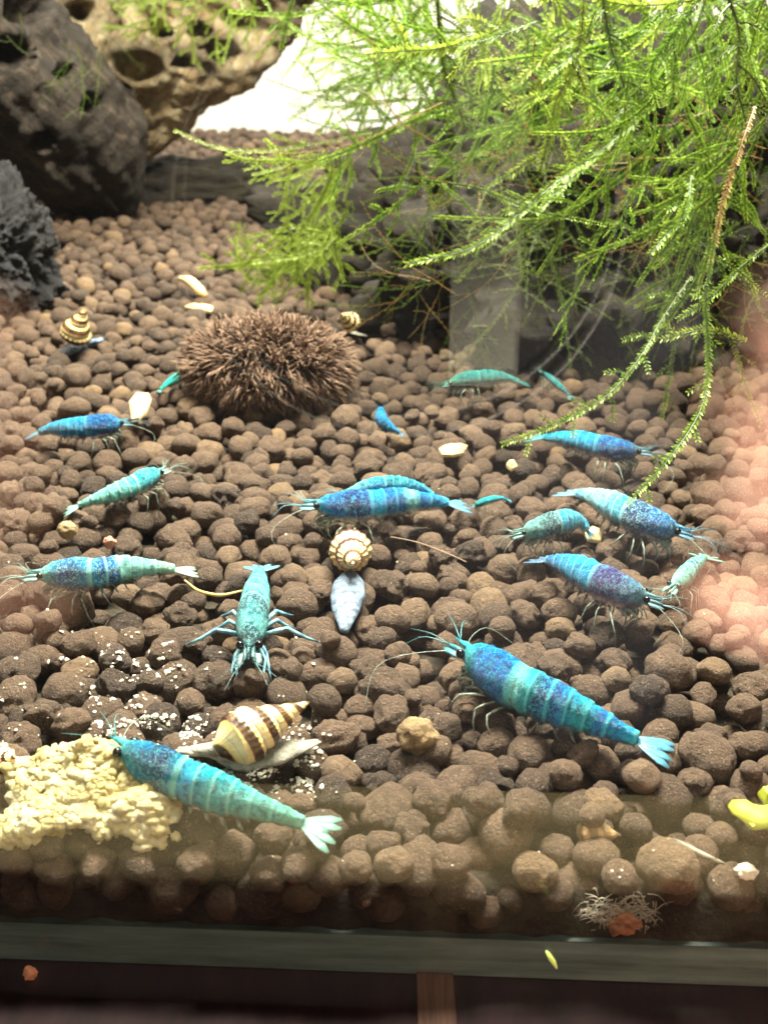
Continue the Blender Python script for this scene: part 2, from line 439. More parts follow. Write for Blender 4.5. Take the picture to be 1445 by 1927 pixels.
# big dark rock on the right, carrying the moss
rock('moss_rock', 'large dark brown rock hung with green moss at the back right', PD(1120, 560, 29) + Vector((.4, 0, .4)), (6.9, 6.0, 6.2), M_ROCK, 3, 7, .25, .24)
rock('lava_rock', 'grainy black lava rock at the left edge below the driftwood', PD(-18, 480, 27), (1.6, 1.4, 1.75), M_BLACK, 5, 7, .3, .17)
rock('shade_shape', 'low dark shape added for the shade beneath the driftwood', PD(330, 365, 41), (3.6, 1.6, 1.15), M_ROCK, 8, 5, .25, .12)  # dark form put where shade falls under the driftwood
rock('shaded_stone', 'rough dark stone behind the dangling moss left of the mossy rock', PD(745, 430, 31), (1.6, 2.0, 2.2), M_ROCK, 12, 5, .3, .25)

def limb(mb, pts, rad, holes, seed, n=90, m_=72, amp=.22, squash=1.0):
    sp, L = resample(catmull(pts, 60), n); vs = []
    nor = []
    for i, p in enumerate(sp):
        t = (sp[min(i + 1, n - 1)] - sp[max(i - 1, 0)]).normalized()
        a = Vector((0, -1, 0)); a = (a - t * a.dot(t)).normalized(); b = t.cross(a)
        u = i / (n - 1); r = lerp1(u, [k / (len(rad) - 1) for k in range(len(rad))], rad)
        for k in range(m_):
            q = 2 * math.pi * k / m_; d = a * math.cos(q) * squash + b * math.sin(q)
            w = Vector((u * L * .5, math.cos(q) * 1.1, math.sin(q) * 1.1)) + Vector((seed, seed, seed))
            g = Vector((u * L * .22, math.cos(q) * 3.4, math.sin(q) * 3.4)) + Vector((seed, 0, 0))
            rr_ = r * (1 + amp * FB(w, .8, 3) + .10 * FB(g, 1.4, 4) + .07 * FB(w, 6, 4))
            pos = p + d * rr_
            for (hx, hy, hr) in holes:
                a_, b_, zc = proj(pos)
                if d.y < .25:
                    e = math.hypot((a_ - hx) / hr, (b_ - hy) / (hr * .72))
                    if e < 1.25: pos = pos - d * (r * .75 * max(0, 1 - (e / 1.25) ** 4))
            vs.append(pos)
    fs = [(i * m_ + k, i * m_ + (k + 1) % m_, (i + 1) * m_ + (k + 1) % m_, (i + 1) * m_ + k) for i in range(n - 1) for k in range(m_)]
    fs.append(tuple(range(m_))[::-1]); fs.append(tuple((n - 1) * m_ + k for k in range(m_)))
    mb.add(vs, fs)
base = P(180, 400, 0)
dw = thing('driftwood', 'thick weathered driftwood with holes leaning in from upper left', 'driftwood', (base.x, base.y, 0))
q = MB(); limb(q, [PD(225, 400, 38), PD(130, 260, 37), PD(0, 105, 36), PD(-160, -60, 35)], [.7, 2.1, 2.4, 2.3, 2.3], [(55, 10, 38), (25, 100, 34), (180, 195, 22), (80, 270, 18), (125, 135, 15)], 2.0)
q.build('trunk', M_WOOD_D, dw, off=dw.location)
q = MB(); limb(q, [PD(235, 300, 40), PD(290, 150, 40), PD(375, 15, 40), PD(450, -140, 40)], [.5, 1.6, 2.2, 2.6, 2.6], [(262, 128, 36), (190, 40, 28), (300, 55, 18), (375, 62, 18), (225, 165, 14), (340, 120, 14), (420, 100, 22), (440, 40, 14)], 9.0, amp=.28)
q.build('branch', M_WOOD_P, dw, off=dw.location)
q = MB(); limb(q, [PD(225, 200, 41), PD(160, 60, 41), PD(110, -60, 41), PD(80, -160, 41)], [.7, 1.6, 1.8, 1.8], [(150, 20, 24)], 3.0, amp=.28)
q.build('stub', M_WOOD_P, dw, off=dw.location)
q = MB(); limb(q, [PD(335, 185, 41), PD(400, 140, 41.5), PD(480, 95, 42), PD(540, 40, 42)], [.2, .45, .5, .4], [], 5.0, n=40, m_=28, amp=.4)
q.build('twig', M_WOOD_D, dw, off=dw.location)

# ------------------------------------------------------------------ moss
def leaflet(vs, fs, tt, o, d, side, up, L, W, t):
    b = len(vs); e = o + d * L; mid = o + d * (L * .45)
    vs += [o, mid + side * W + up * W * .4, e + up * L * .12, mid - side * W + up * W * .4]; fs.append((b, b + 1, b + 2, b + 3)); tt += [t * .5, t, min(1, t + .25), t]
def strand_geo(pts, rnd, leaf=.11, step=.045, stem=.012, tip=.4, branch=0, blen=.5, depth=0, dens=1.0, up=Vector((0, -1, 0.2))):
    """a stem with two rows of overlapping pointed leaflets, and side shoots"""
    cr = catmull(pts, max(8, len(pts) * 6)); L = sum((a - b).length for a, b in zip(cr, cr[1:]))
    n = max(4, int(L / step)); sp, _ = resample(cr, n)
    vs, fs, tt = [], [], []
    k = 3
    for i, p in enumerate(sp):
        t = (sp[min(i + 1, n - 1)] - sp[max(i - 1, 0)]).normalized(); s = t.cross(up)
        s = s.normalized() if s.length > 1e-4 else t.orthogonal().normalized(); u = s.cross(t)
        r = stem * (1 - .6 * i / n)
        for j in range(k):
            a = 2 * math.pi * j / k; vs.append(p + s * math.cos(a) * r + u * math.sin(a) * r); tt.append(.1)
    for i in range(n - 1):
        for j in range(k): fs.append((i * k + j, i * k + (j + 1) % k, (i + 1) * k + (j + 1) % k, (i + 1) * k + j))
    for i, p in enumerate(sp):
        t = (sp[min(i + 1, n - 1)] - sp[max(i - 1, 0)]).normalized(); s = t.cross(up)
        s = s.normalized() if s.length > 1e-4 else t.orthogonal().normalized(); u = s.cross(t)
        f = i / n; sz = leaf * (.75 + .4 * math.sin(f * 3.0)) * (1 if f < .9 else 1.0)
        tn = .35 + .3 * f + rnd.uniform(-.2, .25) + (.3 if f > 1 - tip * .35 else 0)
        for sd in (-1, 1):
            if rnd.random() > dens: continue
            d = (t * rnd.uniform(.5, .9) + s * sd * rnd.uniform(.6, 1.0) + u * rnd.uniform(-.35, .45)).normalized()
            leaflet(vs, fs, tt, p, d, t, u, sz * rnd.uniform(.7, 1.15), sz * .25, min(1, max(0, tn)))
        if branch and depth == 0 and i % max(1, int(branch / step)) == 0 and 0.06 < f < .93:
            sd = 1 if (i // max(1, int(branch / step))) % 2 else -1
            if rnd.random() < .85:
                bl = blen * rnd.uniform(.4, 1.2) * (1.1 - f * .7)
                d = (t * rnd.uniform(.3, .9) + s * sd + u * rnd.uniform(-.3, .4)).normalized()
                g = Vector((0, 0, -.12 * bl))
                v2, f2, t2 = strand_geo([p, p + d * bl * .5 + g * .3, p + d * bl + g + t * bl * .2], rnd, leaf * .8, step, stem * .6, .6, 0, 0, 1, dens, up)
                b = len(vs); vs += v2; fs += [tuple(q + b for q in x) for x in f2]; tt += t2
    return vs, fs, tt
def strand_mesh(name, pts, mat, seed, off=Vector((0, 0, 0)), **kw):
    rnd = random.Random(seed); vs, fs, tt = strand_geo([Vector(p) for p in pts], rnd, **kw)
    me = bpy.data.meshes.new(name); me.from_pydata([(p - off)[:] for p in vs], [], fs); me.materials.append(mat)
    at = me.attributes.new('tint', 'FLOAT', 'POINT'); at.data.foreach_set('value', tt); return me
def moss_px(pts): return [PD(*p) for p in pts]

def frond_variant(mat, seed, L, droop, **kw):
    rnd = random.Random(seed); p = Vector((0, 0, 0)); pts = [p.copy()]; a = 0
    for i in range(5):
        a += rnd.uniform(-.3, .3); p = p + Vector((L / 5 * math.cos(a), rnd.uniform(-.12, .12) * L / 5, L / 5 * math.sin(a) - droop * i * .05 * L)); pts.append(p.copy())
    return strand_mesh('moss_frond', pts, mat, seed, **kw)
UPV = Vector((0, -1, .3))
V_G = [frond_variant(M_MOSS, 10 + k, random.uniform(2.2, 3.8), random.uniform(.2, 1.2), branch=.40, blen=1.45, leaf=.088, step=.034, stem=.014) for k in range(10)]
V_D = [frond_variant(M_MOSS_D, 40 + k, random.uniform(1.8, 3.2), random.uniform(0, 1), branch=.5, blen=1.2, leaf=.06, dens=.75, step=.045) for k in range(7)]
V_B = [frond_variant(M_MOSS_O, 60 + k, random.uniform(1.8, 3.4), random.uniform(.3, 1.2), branch=.7, blen=1.0, leaf=.05, dens=.5, step=.05) for k in range(4)]
V_Y = [frond_variant(M_MOSS_Y, 70 + k, random.uniform(1.4, 2.6), random.uniform(0, 1), branch=.4, blen=.9, leaf=.12) for k in range(7)]
def scatter(root, variants, n, region, yr, ang, scale=(.7, 1.3), seed=1):
    """fronds rooted inside a patch of the moss mass; ang: image-plane heading range in degrees"""
    rnd = random.Random(seed); k = 0
    while k < n:
        x0, y0, x1, y1 = region; px = rnd.uniform(x0, x1); py = rnd.uniform(y0, y1)
        p = PD(px, py, rnd.uniform(*yr))
        o = link('moss_frond', rnd.choice(variants), root, p - root.location)
        a = R(rnd.uniform(*ang)); o.rotation_euler = Matrix.Rotation(rnd.uniform(-.7, .7), 3, 'Z').to_4x4().to_euler()
        o.rotation_euler = (Matrix.Rotation(rnd.uniform(-.6, .6), 3, 'Z') @ Matrix.Rotation(-a, 3, 'Y') @ Matrix.Rotation(rnd.uniform(-.7, .7), 3, 'X')).to_euler()
        s = rnd.uniform(*scale); o.scale = (s, s, s); k += 1
mroot = thing('hanging_moss', 'dense bright green moss hanging over the dark rock at upper right', 'moss', PD(1100, 420, 26))
# green mass: left block, heading left; centre; right, hanging down
scatter(mroot, V_G, 20, (770, -40, 930, 200), (21, 27), (150, 215), (.6, 1.0), 1)
scatter(mroot, V_G, 8, (680, -80, 820, 60), (22, 29), (190, 290), (.6, 1.0), 2)
scatter(mroot, V_Y, 9, (760, -60, 1400, 20), (19, 24), (200, 330), (.8, 1.4), 21)
scatter(mroot, V_G, 24, (900, -80, 1300, 160), (21, 26), (190, 340), (.7, 1.1), 3)
scatter(mroot, V_G, 16, (1280, -120, 1500, 120), (19, 25), (230, 310), (.7, 1.2), 4)
scatter(mroot, V_D, 46, (800, 100, 1450, 430), (20.8, 23), (150, 390), (.6, 1.1), 5)
scatter(mroot, V_B, 44, (760, 60, 1450, 560), (20.0, 22.5), (140, 380), (.5, 1.1), 7)
scatter(mroot, V_D, 40, (800, 380, 1450, 600), (20.8, 22), (160, 380), (.5, .9), 6)
scatter(mroot, V_G, 12, (1150, 120, 1460, 330), (18.5, 21), (220, 320), (.6, 1.0), 8)
hand = [
 ([(1420, 200, 17), (1395, 270, 16.6), (1360, 380, 16.2), (1335, 500, 15.8)], M_MOSS_O, dict(leaf=.085, branch=.8, blen=.3, dens=.9)),
 ([(1345, 440, 15.8), (1328, 560, 15.4), (1332, 680, 15), (1318, 770, 14.5), (1260, 860, 13.8), (1180, 948, 12.9)], M_MOSS, dict(leaf=.085, branch=.7, blen=.35)),
 ([(1300, 520, 17.5), (1245, 600, 17), (1205, 670, 16.4), (1140, 745, 15.9), (1040, 800, 15.2), (945, 836, 14.7)], M_MOSS, dict(leaf=.085, branch=.42, blen=.42)),
 ([(1300, 330, 18), (1290, 400, 17.5), (1250, 445, 17.2), (1225, 475, 17)], M_MOSS, dict(leaf=.1, branch=.5, blen=.4)),
 ([(1445, 460, 16.5), (1390, 505, 16.3), (1335, 560, 16.1), (1275, 600, 16)], M_MOSS, dict(leaf=.09, branch=.4, blen=.4)),
 ([(1405, 640, 15.6), (1330, 620, 15.6), (1245, 638, 15.6)], M_MOSS_Y, dict(leaf=.09, branch=.35, blen=.35)),
 ([(1330, 590, 15.6), (1375, 640, 15.6), (1400, 720, 15.3), (1430, 800, 15)], M_MOSS_D, dict(leaf=.06, branch=.4, blen=.4, dens=.8)),
 ([(1200, 230, 20), (1120, 290, 19.5), (1050, 340, 19), (980, 400, 18.6), (890, 465, 18.2), (765, 497, 18)], M_MOSS, dict(leaf=.11, branch=.9, blen=.35)),
 ([(1170, 250, 20.5), (1080, 330, 20), (1010, 400, 19.6)], M_MOSS, dict(leaf=.1, branch=.9, blen=.3)),
 ([(800, 340, 19), (900, 355, 18.8), (1000, 395, 18.6), (1080, 412, 18.4), (1145, 425, 18.2)], M_MOSS, dict(leaf=.06, branch=0, dens=.9)),
 ([(820, -40, 21), (828, 60, 21), (836, 130, 21), (858, 190, 21), (872, 235, 21)], M_MOSS_D, dict(leaf=.09, stem=.03, branch=.3, blen=1.0)),
 ([(700, 250, 22), (600, 270, 22), (480, 285, 22), (400, 275, 22), (330, 246, 22)], M_MOSS_Y, dict(leaf=.07, branch=1.2, blen=.25)),
 ([(1130, -30, 20), (1150, 90, 19.8), (1180, 180, 19.6), (1195, 240, 19.4)], M_MOSS_D, dict(leaf=.1, stem=.025, branch=.4, blen=.6)),
 ([(1360, -30, 18), (1390, 60, 17.8), (1385, 150, 17.6), (1405, 240, 17.4)], M_MOSS_D, dict(leaf=.09, stem=.025, branch=.3, blen=.7)),
 ([(1330, -20, 18), (1270, 60, 18), (1225, 130, 18), (1235, 200, 18)], M_MOSS, dict(leaf=.1, branch=.4, blen=.6)),
 ([(1010, 40, 19), (930, 70, 19), (850, 90, 19)], M_MOSS, dict(leaf=.09, branch=.5, blen=.5)),
 ([(1120, 20, 19), (1090, 90, 19), (1020, 150, 18.6)], M_MOSS, dict(leaf=.1, branch=.5, blen=.5)),
 ([(1240, 480, 17), (1270, 440, 17), (1290, 380, 17)], M_MOSS, dict(leaf=.1)),
 ([(1300, 470, 16.5), (1375, 500, 16.3), (1445, 560, 16.1)], M_MOSS, dict(leaf=.05)),
 ([(1270, 620, 17), (1260, 700, 16.8), (1245, 785, 16.5)], M_MOSS_D, dict(leaf=.07, branch=.5, blen=.4)),
 ([(560, -30, 23), (540, 40, 23), (530, 90, 23)], M_MOSS, dict(leaf=.09, branch=.6, blen=.4)),
 ([(700, 60, 22), (640, 55, 22), (560, 70, 22)], M_MOSS, dict(leaf=.09, branch=.4, blen=.4)),
 ([(720, 130, 22), (640, 160, 22), (545, 225, 22)], M_MOSS, dict(leaf=.08, branch=.5, blen=.4)),
]
for i, (pts, mat, kw) in enumerate(hand):
    pp = moss_px(pts); me = strand_mesh('moss_strand', pp, mat, 200 + i, mroot.location, up=Vector((0, -1, .4)), **kw); link('moss_strand', me, mroot)
mr2 = thing('yellow_green_moss', 'yellow green moss tuft dangling above the brown bristly pod', 'moss', PD(560, 470, 24))
scatter(mr2, V_Y, 18, (540, 260, 660, 440), (23, 27), (190, 300), (.4, .9), 11)
scatter(mr2, V_Y, 16, (500, 400, 640, 520), (23, 26), (200, 300), (.4, .8), 12)
scatter(mr2, V_Y, 10, (430, 470, 600, 560), (24, 26), (40, 150), (.25, .5), 13)
mr3 = thing('wood_moss', 'small moss tufts growing on the top of the driftwood', 'moss', PD(300, 40, 36))
scatter(mr3, V_Y, 16, (270, -50, 520, 60), (35.8, 37), (170, 350), (.5, 1.0), 14)
scatter(mr3, V_D, 6, (30, 60, 190, 110), (33, 34), (150, 370), (.4, .7), 15)

# ------------------------------------------------------------------ brown bristly pod
c = P(503, 690, .62); pod = thing('bristly_pod', 'brown bristly seed pod like a small hedgehog behind the shrimps', 'seed pod', (c.x, c.y, 0))
mcore = simple('pod_core', (.05, .03, .02), .9, (.02, .012, .01), 5)
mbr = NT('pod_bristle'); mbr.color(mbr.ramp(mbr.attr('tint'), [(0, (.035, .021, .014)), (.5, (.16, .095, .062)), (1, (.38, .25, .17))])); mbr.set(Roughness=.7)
A = Vector((1.27, .80, .66))
me = ico_mesh('core', 4, lambda p: (p.x * A.x, p.y * A.y, p.z * A.z), mcore); link('core', me, pod, (0, 0, .62))
q = MB(); tt = []; rnd = random.Random(4)
for i in range(6000):
    d = Vector((rnd.gauss(0, 1), rnd.gauss(0, 1), rnd.gauss(0, 1))).normalized()
    if d.y > .75: continue
    s = Vector((d.x * A.x, d.y * A.y, d.z * A.z)) * .97; nrm = Vector((d.x / A.x, d.y / A.y, d.z / A.z)).normalized()
    w = Vector((noise.noise(s * 2.2), noise.noise(s * 2.2 + Vector((9, 0, 0))), noise.noise(s * 2.2 + Vector((0, 9, 0)))))
    w2 = Vector((noise.noise(s * 5.5), noise.noise(s * 5.5 + Vector((9, 0, 0))), noise.noise(s * 5.5 + Vector((0, 9, 0)))))
    dr = (nrm * .75 + w * .35 + w2 * 1.0 + Vector((d.x * .5, 0, -.28)) + Vector((rnd.gauss(0, .18), rnd.gauss(0, .18), rnd.gauss(0, .18)))).normalized()
    L = rnd.uniform(.20, .44) * (1 + .2 * abs(d.x)); k0 = len(q.v); r = rnd.uniform(.008, .017)
    pts = [s, s + dr * L * .5, s + dr * L * .85 + w2 * .09, s + dr * L + w2 * .16 - Vector((0, 0, .03))]; q.tube(pts, [r, r * .95, r * .85, r * .2], 4)
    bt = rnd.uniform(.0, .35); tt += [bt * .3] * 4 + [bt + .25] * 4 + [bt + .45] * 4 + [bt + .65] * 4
    if rnd.random() < .5:
        e = pts[1]; d2 = (dr + Vector((rnd.gauss(0, .5), rnd.gauss(0, .5), rnd.gauss(0, .5)))).normalized(); q.tube([e, e + d2 * L * .4], [r * .6, r * .2], 3); tt += [bt + .25] * 3 + [bt + .6] * 3
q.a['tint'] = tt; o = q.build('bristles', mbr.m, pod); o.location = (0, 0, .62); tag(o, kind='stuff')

# ------------------------------------------------------------------ shrimps
N_ = (.008, .022, .13); B_ = (.012, .11, .46); L_ = (.10, .42, .74); T_ = (.02, .34, .42); PT = (.34, .72, .68); D_ = (.008, .03, .05); U_ = (.03, .05, .24)
HS_T = [0, .03, .08, .16, .26, .36, .40, .50, .60, .70, .80, .90, 1.0]
HS = [.040, .062, .090, .113, .128, .129, .124, .124, .117, .098, .076, .055, .038]
SEGS = [.40, .49, .58, .67, .76, .86, 1.0]
def shrimp(label, pts, stops, light=(.35, .75, .80), fat=1.0, legs='pale', speck=.5, belly=(.05, .06, .05), bellyw=.33, fan=1.05, z=.34, roll=0.0, ant=1.0, leglen=1.0, seed=1, fanspread=.55, antennae=True, name='shrimp', legmode='walk'):
    rnd = random.Random(seed * 13 + 5)
    P3 = [P(p[0], p[1], p[2] if len(p) > 2 else z) for p in pts]
    NR = 120; NS = 32
    sp, L = resample(catmull(P3, 50), NR)
    mid = sp[int(NR * .4)]; root = thing(name, label, 'shrimp', (mid.x, mid.y, 0), 'blue dwarf shrimps foraging on the soil'); off = root.location.copy()
    mat = shrimp_mat('shrimp_shell', stops, light, speck, belly, bellyw)
    fr = []
    for i in range(NR):
        t = (sp[min(i + 1, NR - 1)] - sp[max(i - 1, 0)]).normalized(); up = Vector((0, 0, 1)); up = (up - t * up.dot(t)).normalized(); sd = t.cross(up)
        if roll: up = up * math.cos(roll) + sd * math.sin(roll); sd = t.cross(up)
        fr.append((sp[i], -t, up, sd))          # -t points to the head
    mb = MB(); T, Vv, S = [], [], []
    for i in range(NR):
        t = i / (NR - 1); p, fw, up, sd = fr[i]; h = lerp1(t, HS_T, HS) * L * fat
        sf = 0.5
        if t >= SEGS[0]:
            k = max(j for j in range(6) if t >= SEGS[j] - 1e-6); sf = (t - SEGS[k]) / (SEGS[k + 1] - SEGS[k]); h *= .95 + .10 * sf ** .7
        elif t > .36: sf = .8 + (t - .36) * 4
        for k in range(NS):
            a = 2 * math.pi * k / NS; ca, sa = math.cos(a), math.sin(a)
            w = .74 if t < .45 else .70; lo = 1.0 if sa > 0 else (1.0 if t < .36 else .86)
            if sa < -.2 and t >= .4: lo *= .90 + .20 * math.sin(math.pi * min(1, sf * 1.05))
            if sa > .85 and t < .34: lo *= 1.05
            q = p + up * (sa * h * lo) + sd * (ca * h * w * (1 - .12 * max(0, sa)))
            q += (up * sa + sd * ca) * (L * (.006 * noise.noise(q * 5) + .005 * noise.noise(q * 17) + .0035 * noise.noise(q * 34)))
            mb.v.append((q - off)[:]); T.append(t); Vv.append(.5 + .5 * sa); S.append(sf)
    mb.f = [(i * NS + k, (i + 1) * NS + k, (i + 1) * NS + (k + 1) % NS, i * NS + (k + 1) % NS) for i in range(NR - 1) for k in range(NS)]
    mb.f.append(tuple(range(NS))); mb.f.append(tuple((NR - 1) * NS + k for k in range(NS))[::-1])
    # rostrum: a toothed spike growing from the front of the carapace
    p, fw, up, sd = fr[3]; n0 = len(mb.v); b0 = p + up * .04 * L * fat - off
    mb.tube([b0 - fw * .10 * L + up * .035 * L * fat, b0, b0 + fw * .07 * L - up * .004 * L, b0 + fw * .14 * L + up * .004 * L], [.010 * L, .016 * L, .010 * L, .002 * L], 6)
    k = len(mb.v) - n0; T += [.02] * k; Vv += [.8] * k; S += [.5] * k
    mb.a = {'t': T, 'v': Vv, 'seg': S}; mb.build('body', mat, root)
    lm = M_LEGB if legs == 'blue' else M_LEGP
    # eyes
    p, fw, up, sd = fr[5]; hh = HS[1] * L * fat
    for s in (-1, 1):
        e = p + fw * .030 * L + up * hh * .42 + sd * s * hh * .88 - off; r = .024 * L
        me = ico_mesh('eye', 3, lambda w: (e + Vector(w) * r)[:], M_EYE); link('eye', me, root)
    # antennal scales, antennules, long antennae
    for s in (-1, 1):
        b = p + fw * .03 * L + sd * s * hh * .5 - up * hh * .1 - off
        a = MB(); a.tube([b, b + fw * .05 * L + sd * s * .014 * L, b + fw * .11 * L + sd * s * .022 * L, b + fw * .145 * L + sd * s * .02 * L], [.016 * L, .028 * L, .024 * L, .006 * L], 8, .4, up)
        a.build('antennal_scale', mat_scale(stops, light), root)
        a = MB(); b2 = b + up * hh * .25 - sd * s * hh * .15
        a.tube([b2, b2 + fw * .07 * L, b2 + fw * .12 * L + sd * s * .012 * L], [.016 * L, .014 * L, .010 * L], 6)
        for u in (0, 1):
            c0 = b2 + fw * .12 * L + sd * s * .012 * L
            a.tube(catmull([c0, c0 + fw * .10 * L + sd * s * (.04 + .05 * u) * L + up * .03 * L, c0 + fw * (.22 - .05 * u) * L + sd * s * (.09 + .1 * u) * L + up * (.02 - .05 * u) * L * ant], 8), [.0045 * L * (1 - .1 * i) for i in range(8)], 4)
        a.build('antennule', mat_scale(stops, light), root)
        if antennae:
            a = MB(); k1 = rnd.uniform(.3, .5) * ant
            a.tube(catmull([b - up * hh * .2, b + fw * .12 * L + sd * s * .06 * L, b + fw * (.10 + k1 * .4) * L + sd * s * (.12 + k1 * .5) * L - up * .06 * L, b + fw * (k1 * .3) * L + sd * s * (.1 + k1) * L - up * .20 * L], 14), [.0042 * L - .00025 * L * i for i in range(14)], 4)
            a.build('antenna', lm, root)
    # legs: five pairs
    for k in range(5):
        t = .12 + .058 * k; i = int(t * (NR - 1)); p, fw, up, sd = fr[i]; h = lerp1(t, HS_T, HS) * L * fat
        for s in (-1, 1):
            b = p - up * h * .80 + sd * s * h * .35; a = MB()
            if legmode == 'splay':
                reach = (.20 + .05 * (k % 3)) * L; dirv = (sd * s * (1.0 - .1 * k) + fw * (.75 - .38 * k)).normalized()
                kn = b + dirv * reach * .55 + Vector((0, 0, .05 * L)); ft = b + dirv * reach * 1.15 - Vector((0, 0, .05 * L)); r0 = .016
                if k < 2: kn = b + fw * .10 * L + sd * s * .05 * L - up * .02 * L; ft = kn + fw * .14 * L + sd * s * (.05 * k - .02) * L - Vector((0, 0, .08 * L)); r0 = .012
            elif k < 2:
                kn = b + fw * (.10 - .01 * k) * L + sd * s * .03 * L - up * .03 * L; ft = b + fw * (.06 + .03 * rnd.random()) * L - up * (.12 + .02 * k) * L + sd * s * .02 * L; r0 = .010
            else:
                kn = b + sd * s * (.09 + .02 * rnd.random()) * L * leglen + fw * (.10 - .05 * (k - 2) + rnd.uniform(-.03, .03)) * L - up * .015 * L
                ft = kn + sd * s * .03 * L * leglen + fw * (.05 - .06 * (k - 2) + rnd.uniform(-.03, .03)) * L; r0 = .008
                zt = soil.top(ft.x, ft.y); ft.z = max(min(zt if zt > -.5 else 0, kn.z - .04 * L), kn.z - .26 * L)
            jt = kn.lerp(ft, .55) + fw * .012 * L
            a.tube([x - off for x in (b, b.lerp(kn, .6) + up * .006 * L, kn, jt, ft)], [r0 * L, r0 * .95 * L, r0 * .85 * L, r0 * .7 * L, r0 * .3 * L], 5)
            a.build('leg', lm, root)
    # folded mouthparts: a fringe of short curled limbs under the head
    a = MB(); p, fw, up, sd = fr[9]; h = lerp1(.08, HS_T, HS) * L * fat
    for k in range(16):
        b = p - up * h * rnd.uniform(.5, .9) + sd * h * rnd.uniform(-.6, .6) + fw * rnd.uniform(-.06, .05) * L - off
        d = (fw * rnd.uniform(.3, 1) - up * rnd.uniform(.4, 1) + sd * rnd.uniform(-.4, .4)).normalized()
        e = b + d * rnd.uniform(.05, .10) * L; a.tube([b, b.lerp(e, .5) + fw * .015 * L, e, e - up * .03 * L - fw * .01 * L], [.009 * L, .008 * L, .006 * L, .002 * L], 4)
    a.build('mouthparts', lm, root)
    # swimmerets
    for k in range(4):
        t = .45 + .085 * k; i = int(t * (NR - 1)); p, fw, up, sd = fr[i]; h = lerp1(t, HS_T, HS) * L * fat
        for s in (-1, 1):
            b = p - up * h * .74 + sd * s * h * .35 - off; a = MB()
            a.tube([b, b - up * .035 * L - fw * .012 * L, b - up * .065 * L - fw * .035 * L], [.012 * L, .016 * L, .004 * L], 6, .4, fw); a.build('swimmeret', lm, root)
    # tail fan
    p, fw, up, sd = fr[-1]; bk = -fw; ms = mat_scale(stops[-1:], light)
    for ang, ln in ((0, .13), (-1, .19), (1, .19), (-.45, .18), (.45, .18)):
        an = ang * fanspread; d = (bk * math.cos(an) + sd * math.sin(an) + up * (-.05 * abs(ang))).normalized()
        b = p - bk * .01 * L - off + sd * ang * .012 * L; ln *= L * fan; a = MB()
        a.tube([b, b + d * ln * .35, b + d * ln * .75, b + d * ln], [.010 * L, .022 * L * fan, .027 * L * fan, .010 * L], 10, .22, up + bk * .01)
        a.build('tail_blade', ms, root)
    return root
_ms = {}
def mat_scale(stops, light):
    c = stops[0][1]; key = tuple(round(x, 2) for x in c) + light
    if key not in _ms:
        m = NT('shrimp_blade'); v = m.coord()
        m.color(m.mix(m.ramp(m.noise(v, 26, 5, .75, 1.5), [(.42, 0), (.56, 1)]), tuple(x * .6 for x in c), tuple(x * .42 for x in light))); m.set(Roughness=.35, Alpha=.8); m.bump(m.noise(v, 30), .4, .02); _ms[key] = m.m
    return _ms[key]

shrimp('largest shrimp, deep blue, at lower right with head toward upper left and teal tail fan',
       [(880, 1230, .46), (940, 1272, .46), (1010, 1312, .44), (1090, 1345, .40), (1150, 1372, .34), (1198, 1392, .28)],
       [(0, T_), (.08, (.06, .38, .42)), (.16, B_), (.34, B_), (.40, PT), (.47, T_), (.52, N_), (.62, B_), (.74, T_), (.82, B_), (1, L_)], (.22, .62, .70), fat=1.07, speck=.35, seed=1, fanspread=.42, bellyw=.16)
shrimp('pale teal shrimp beside the yellow food lump with its tail toward lower right',
       [(235, 1412, .50), (300, 1447, .50), (370, 1478, .46), (450, 1508, .42), (520, 1530, .36), (570, 1548, .30)],
       [(0, T_), (.14, (.02, .20, .42)), (.30, N_), (.38, (.05, .30, .50)), (.44, L_), (.55, T_), (.75, (.16, .48, .46)), (1, (.28, .62, .48))], (.30, .66, .60), fat=.98, speck=.30, seed=2, bellyw=.18)
shrimp('turquoise and blue shrimp facing left, pale hind half, above white crumbs at left',
       [(78, 1083, .46), (140, 1082, .48), (195, 1080, .48), (240, 1072, .46), (290, 1070, .42), (328, 1072, .36)],
       [(0, PT), (.10, (.10, .45, .55)), (.18, B_), (.30, (.02, .16, .40)), (.40, L_), (.45, B_), (.54, B_), (.57, PT), (.8, (.30, .68, .60)), (1, (.55, .80, .55))], (.45, .82, .78), fat=1.05, speck=.45, seed=3, bellyw=.24, fanspread=.35)
shrimp('shrimp facing the camera with blue legs spread wide and pale striped back',
       [(470, 1222, .40), (472, 1190, .46), (476, 1155, .48), (482, 1120, .46), (487, 1092, .42), (490, 1075, .34)],
       [(0, (.005, .02, .03)), (.08, (.01, .05, .06)), (.14, (.16, .46, .44)), (.22, (.06, .22, .22)), (.30, D_), (.40, (.01, .04, .06)), (.43, (.20, .56, .58)), (.60, (.18, .54, .60)), (.75, (.08, .38, .60)), (.86, L_), (.9, B_), (1, L_)], (.36, .72, .76), fat=.98, legs='blue', speck=.5, seed=4, bellyw=.1, legmode='splay', antennae=False)
shrimp('blue and navy shrimp with light bands at centre, facing left, in front of another',
       [(598, 952, .46), (650, 955, .48), (700, 952, .46), (760, 945, .44), (810, 945, .38), (842, 948, .32)],
       [(0, PT), (.06, L_), (.12, (.04, .16, .55)), (.24, N_), (.36, (.03, .04, .20)), (.41, L_), (.46, L_), (.5, (.02, .08, .34)), (.62, (.03, .15, .45)), (.66, PT), (.72, PT), (.76, B_), (1, L_)], (.25, .58, .90), fat=1.0, speck=.4, seed=5, bellyw=.25, belly=(.12, .12, .10))
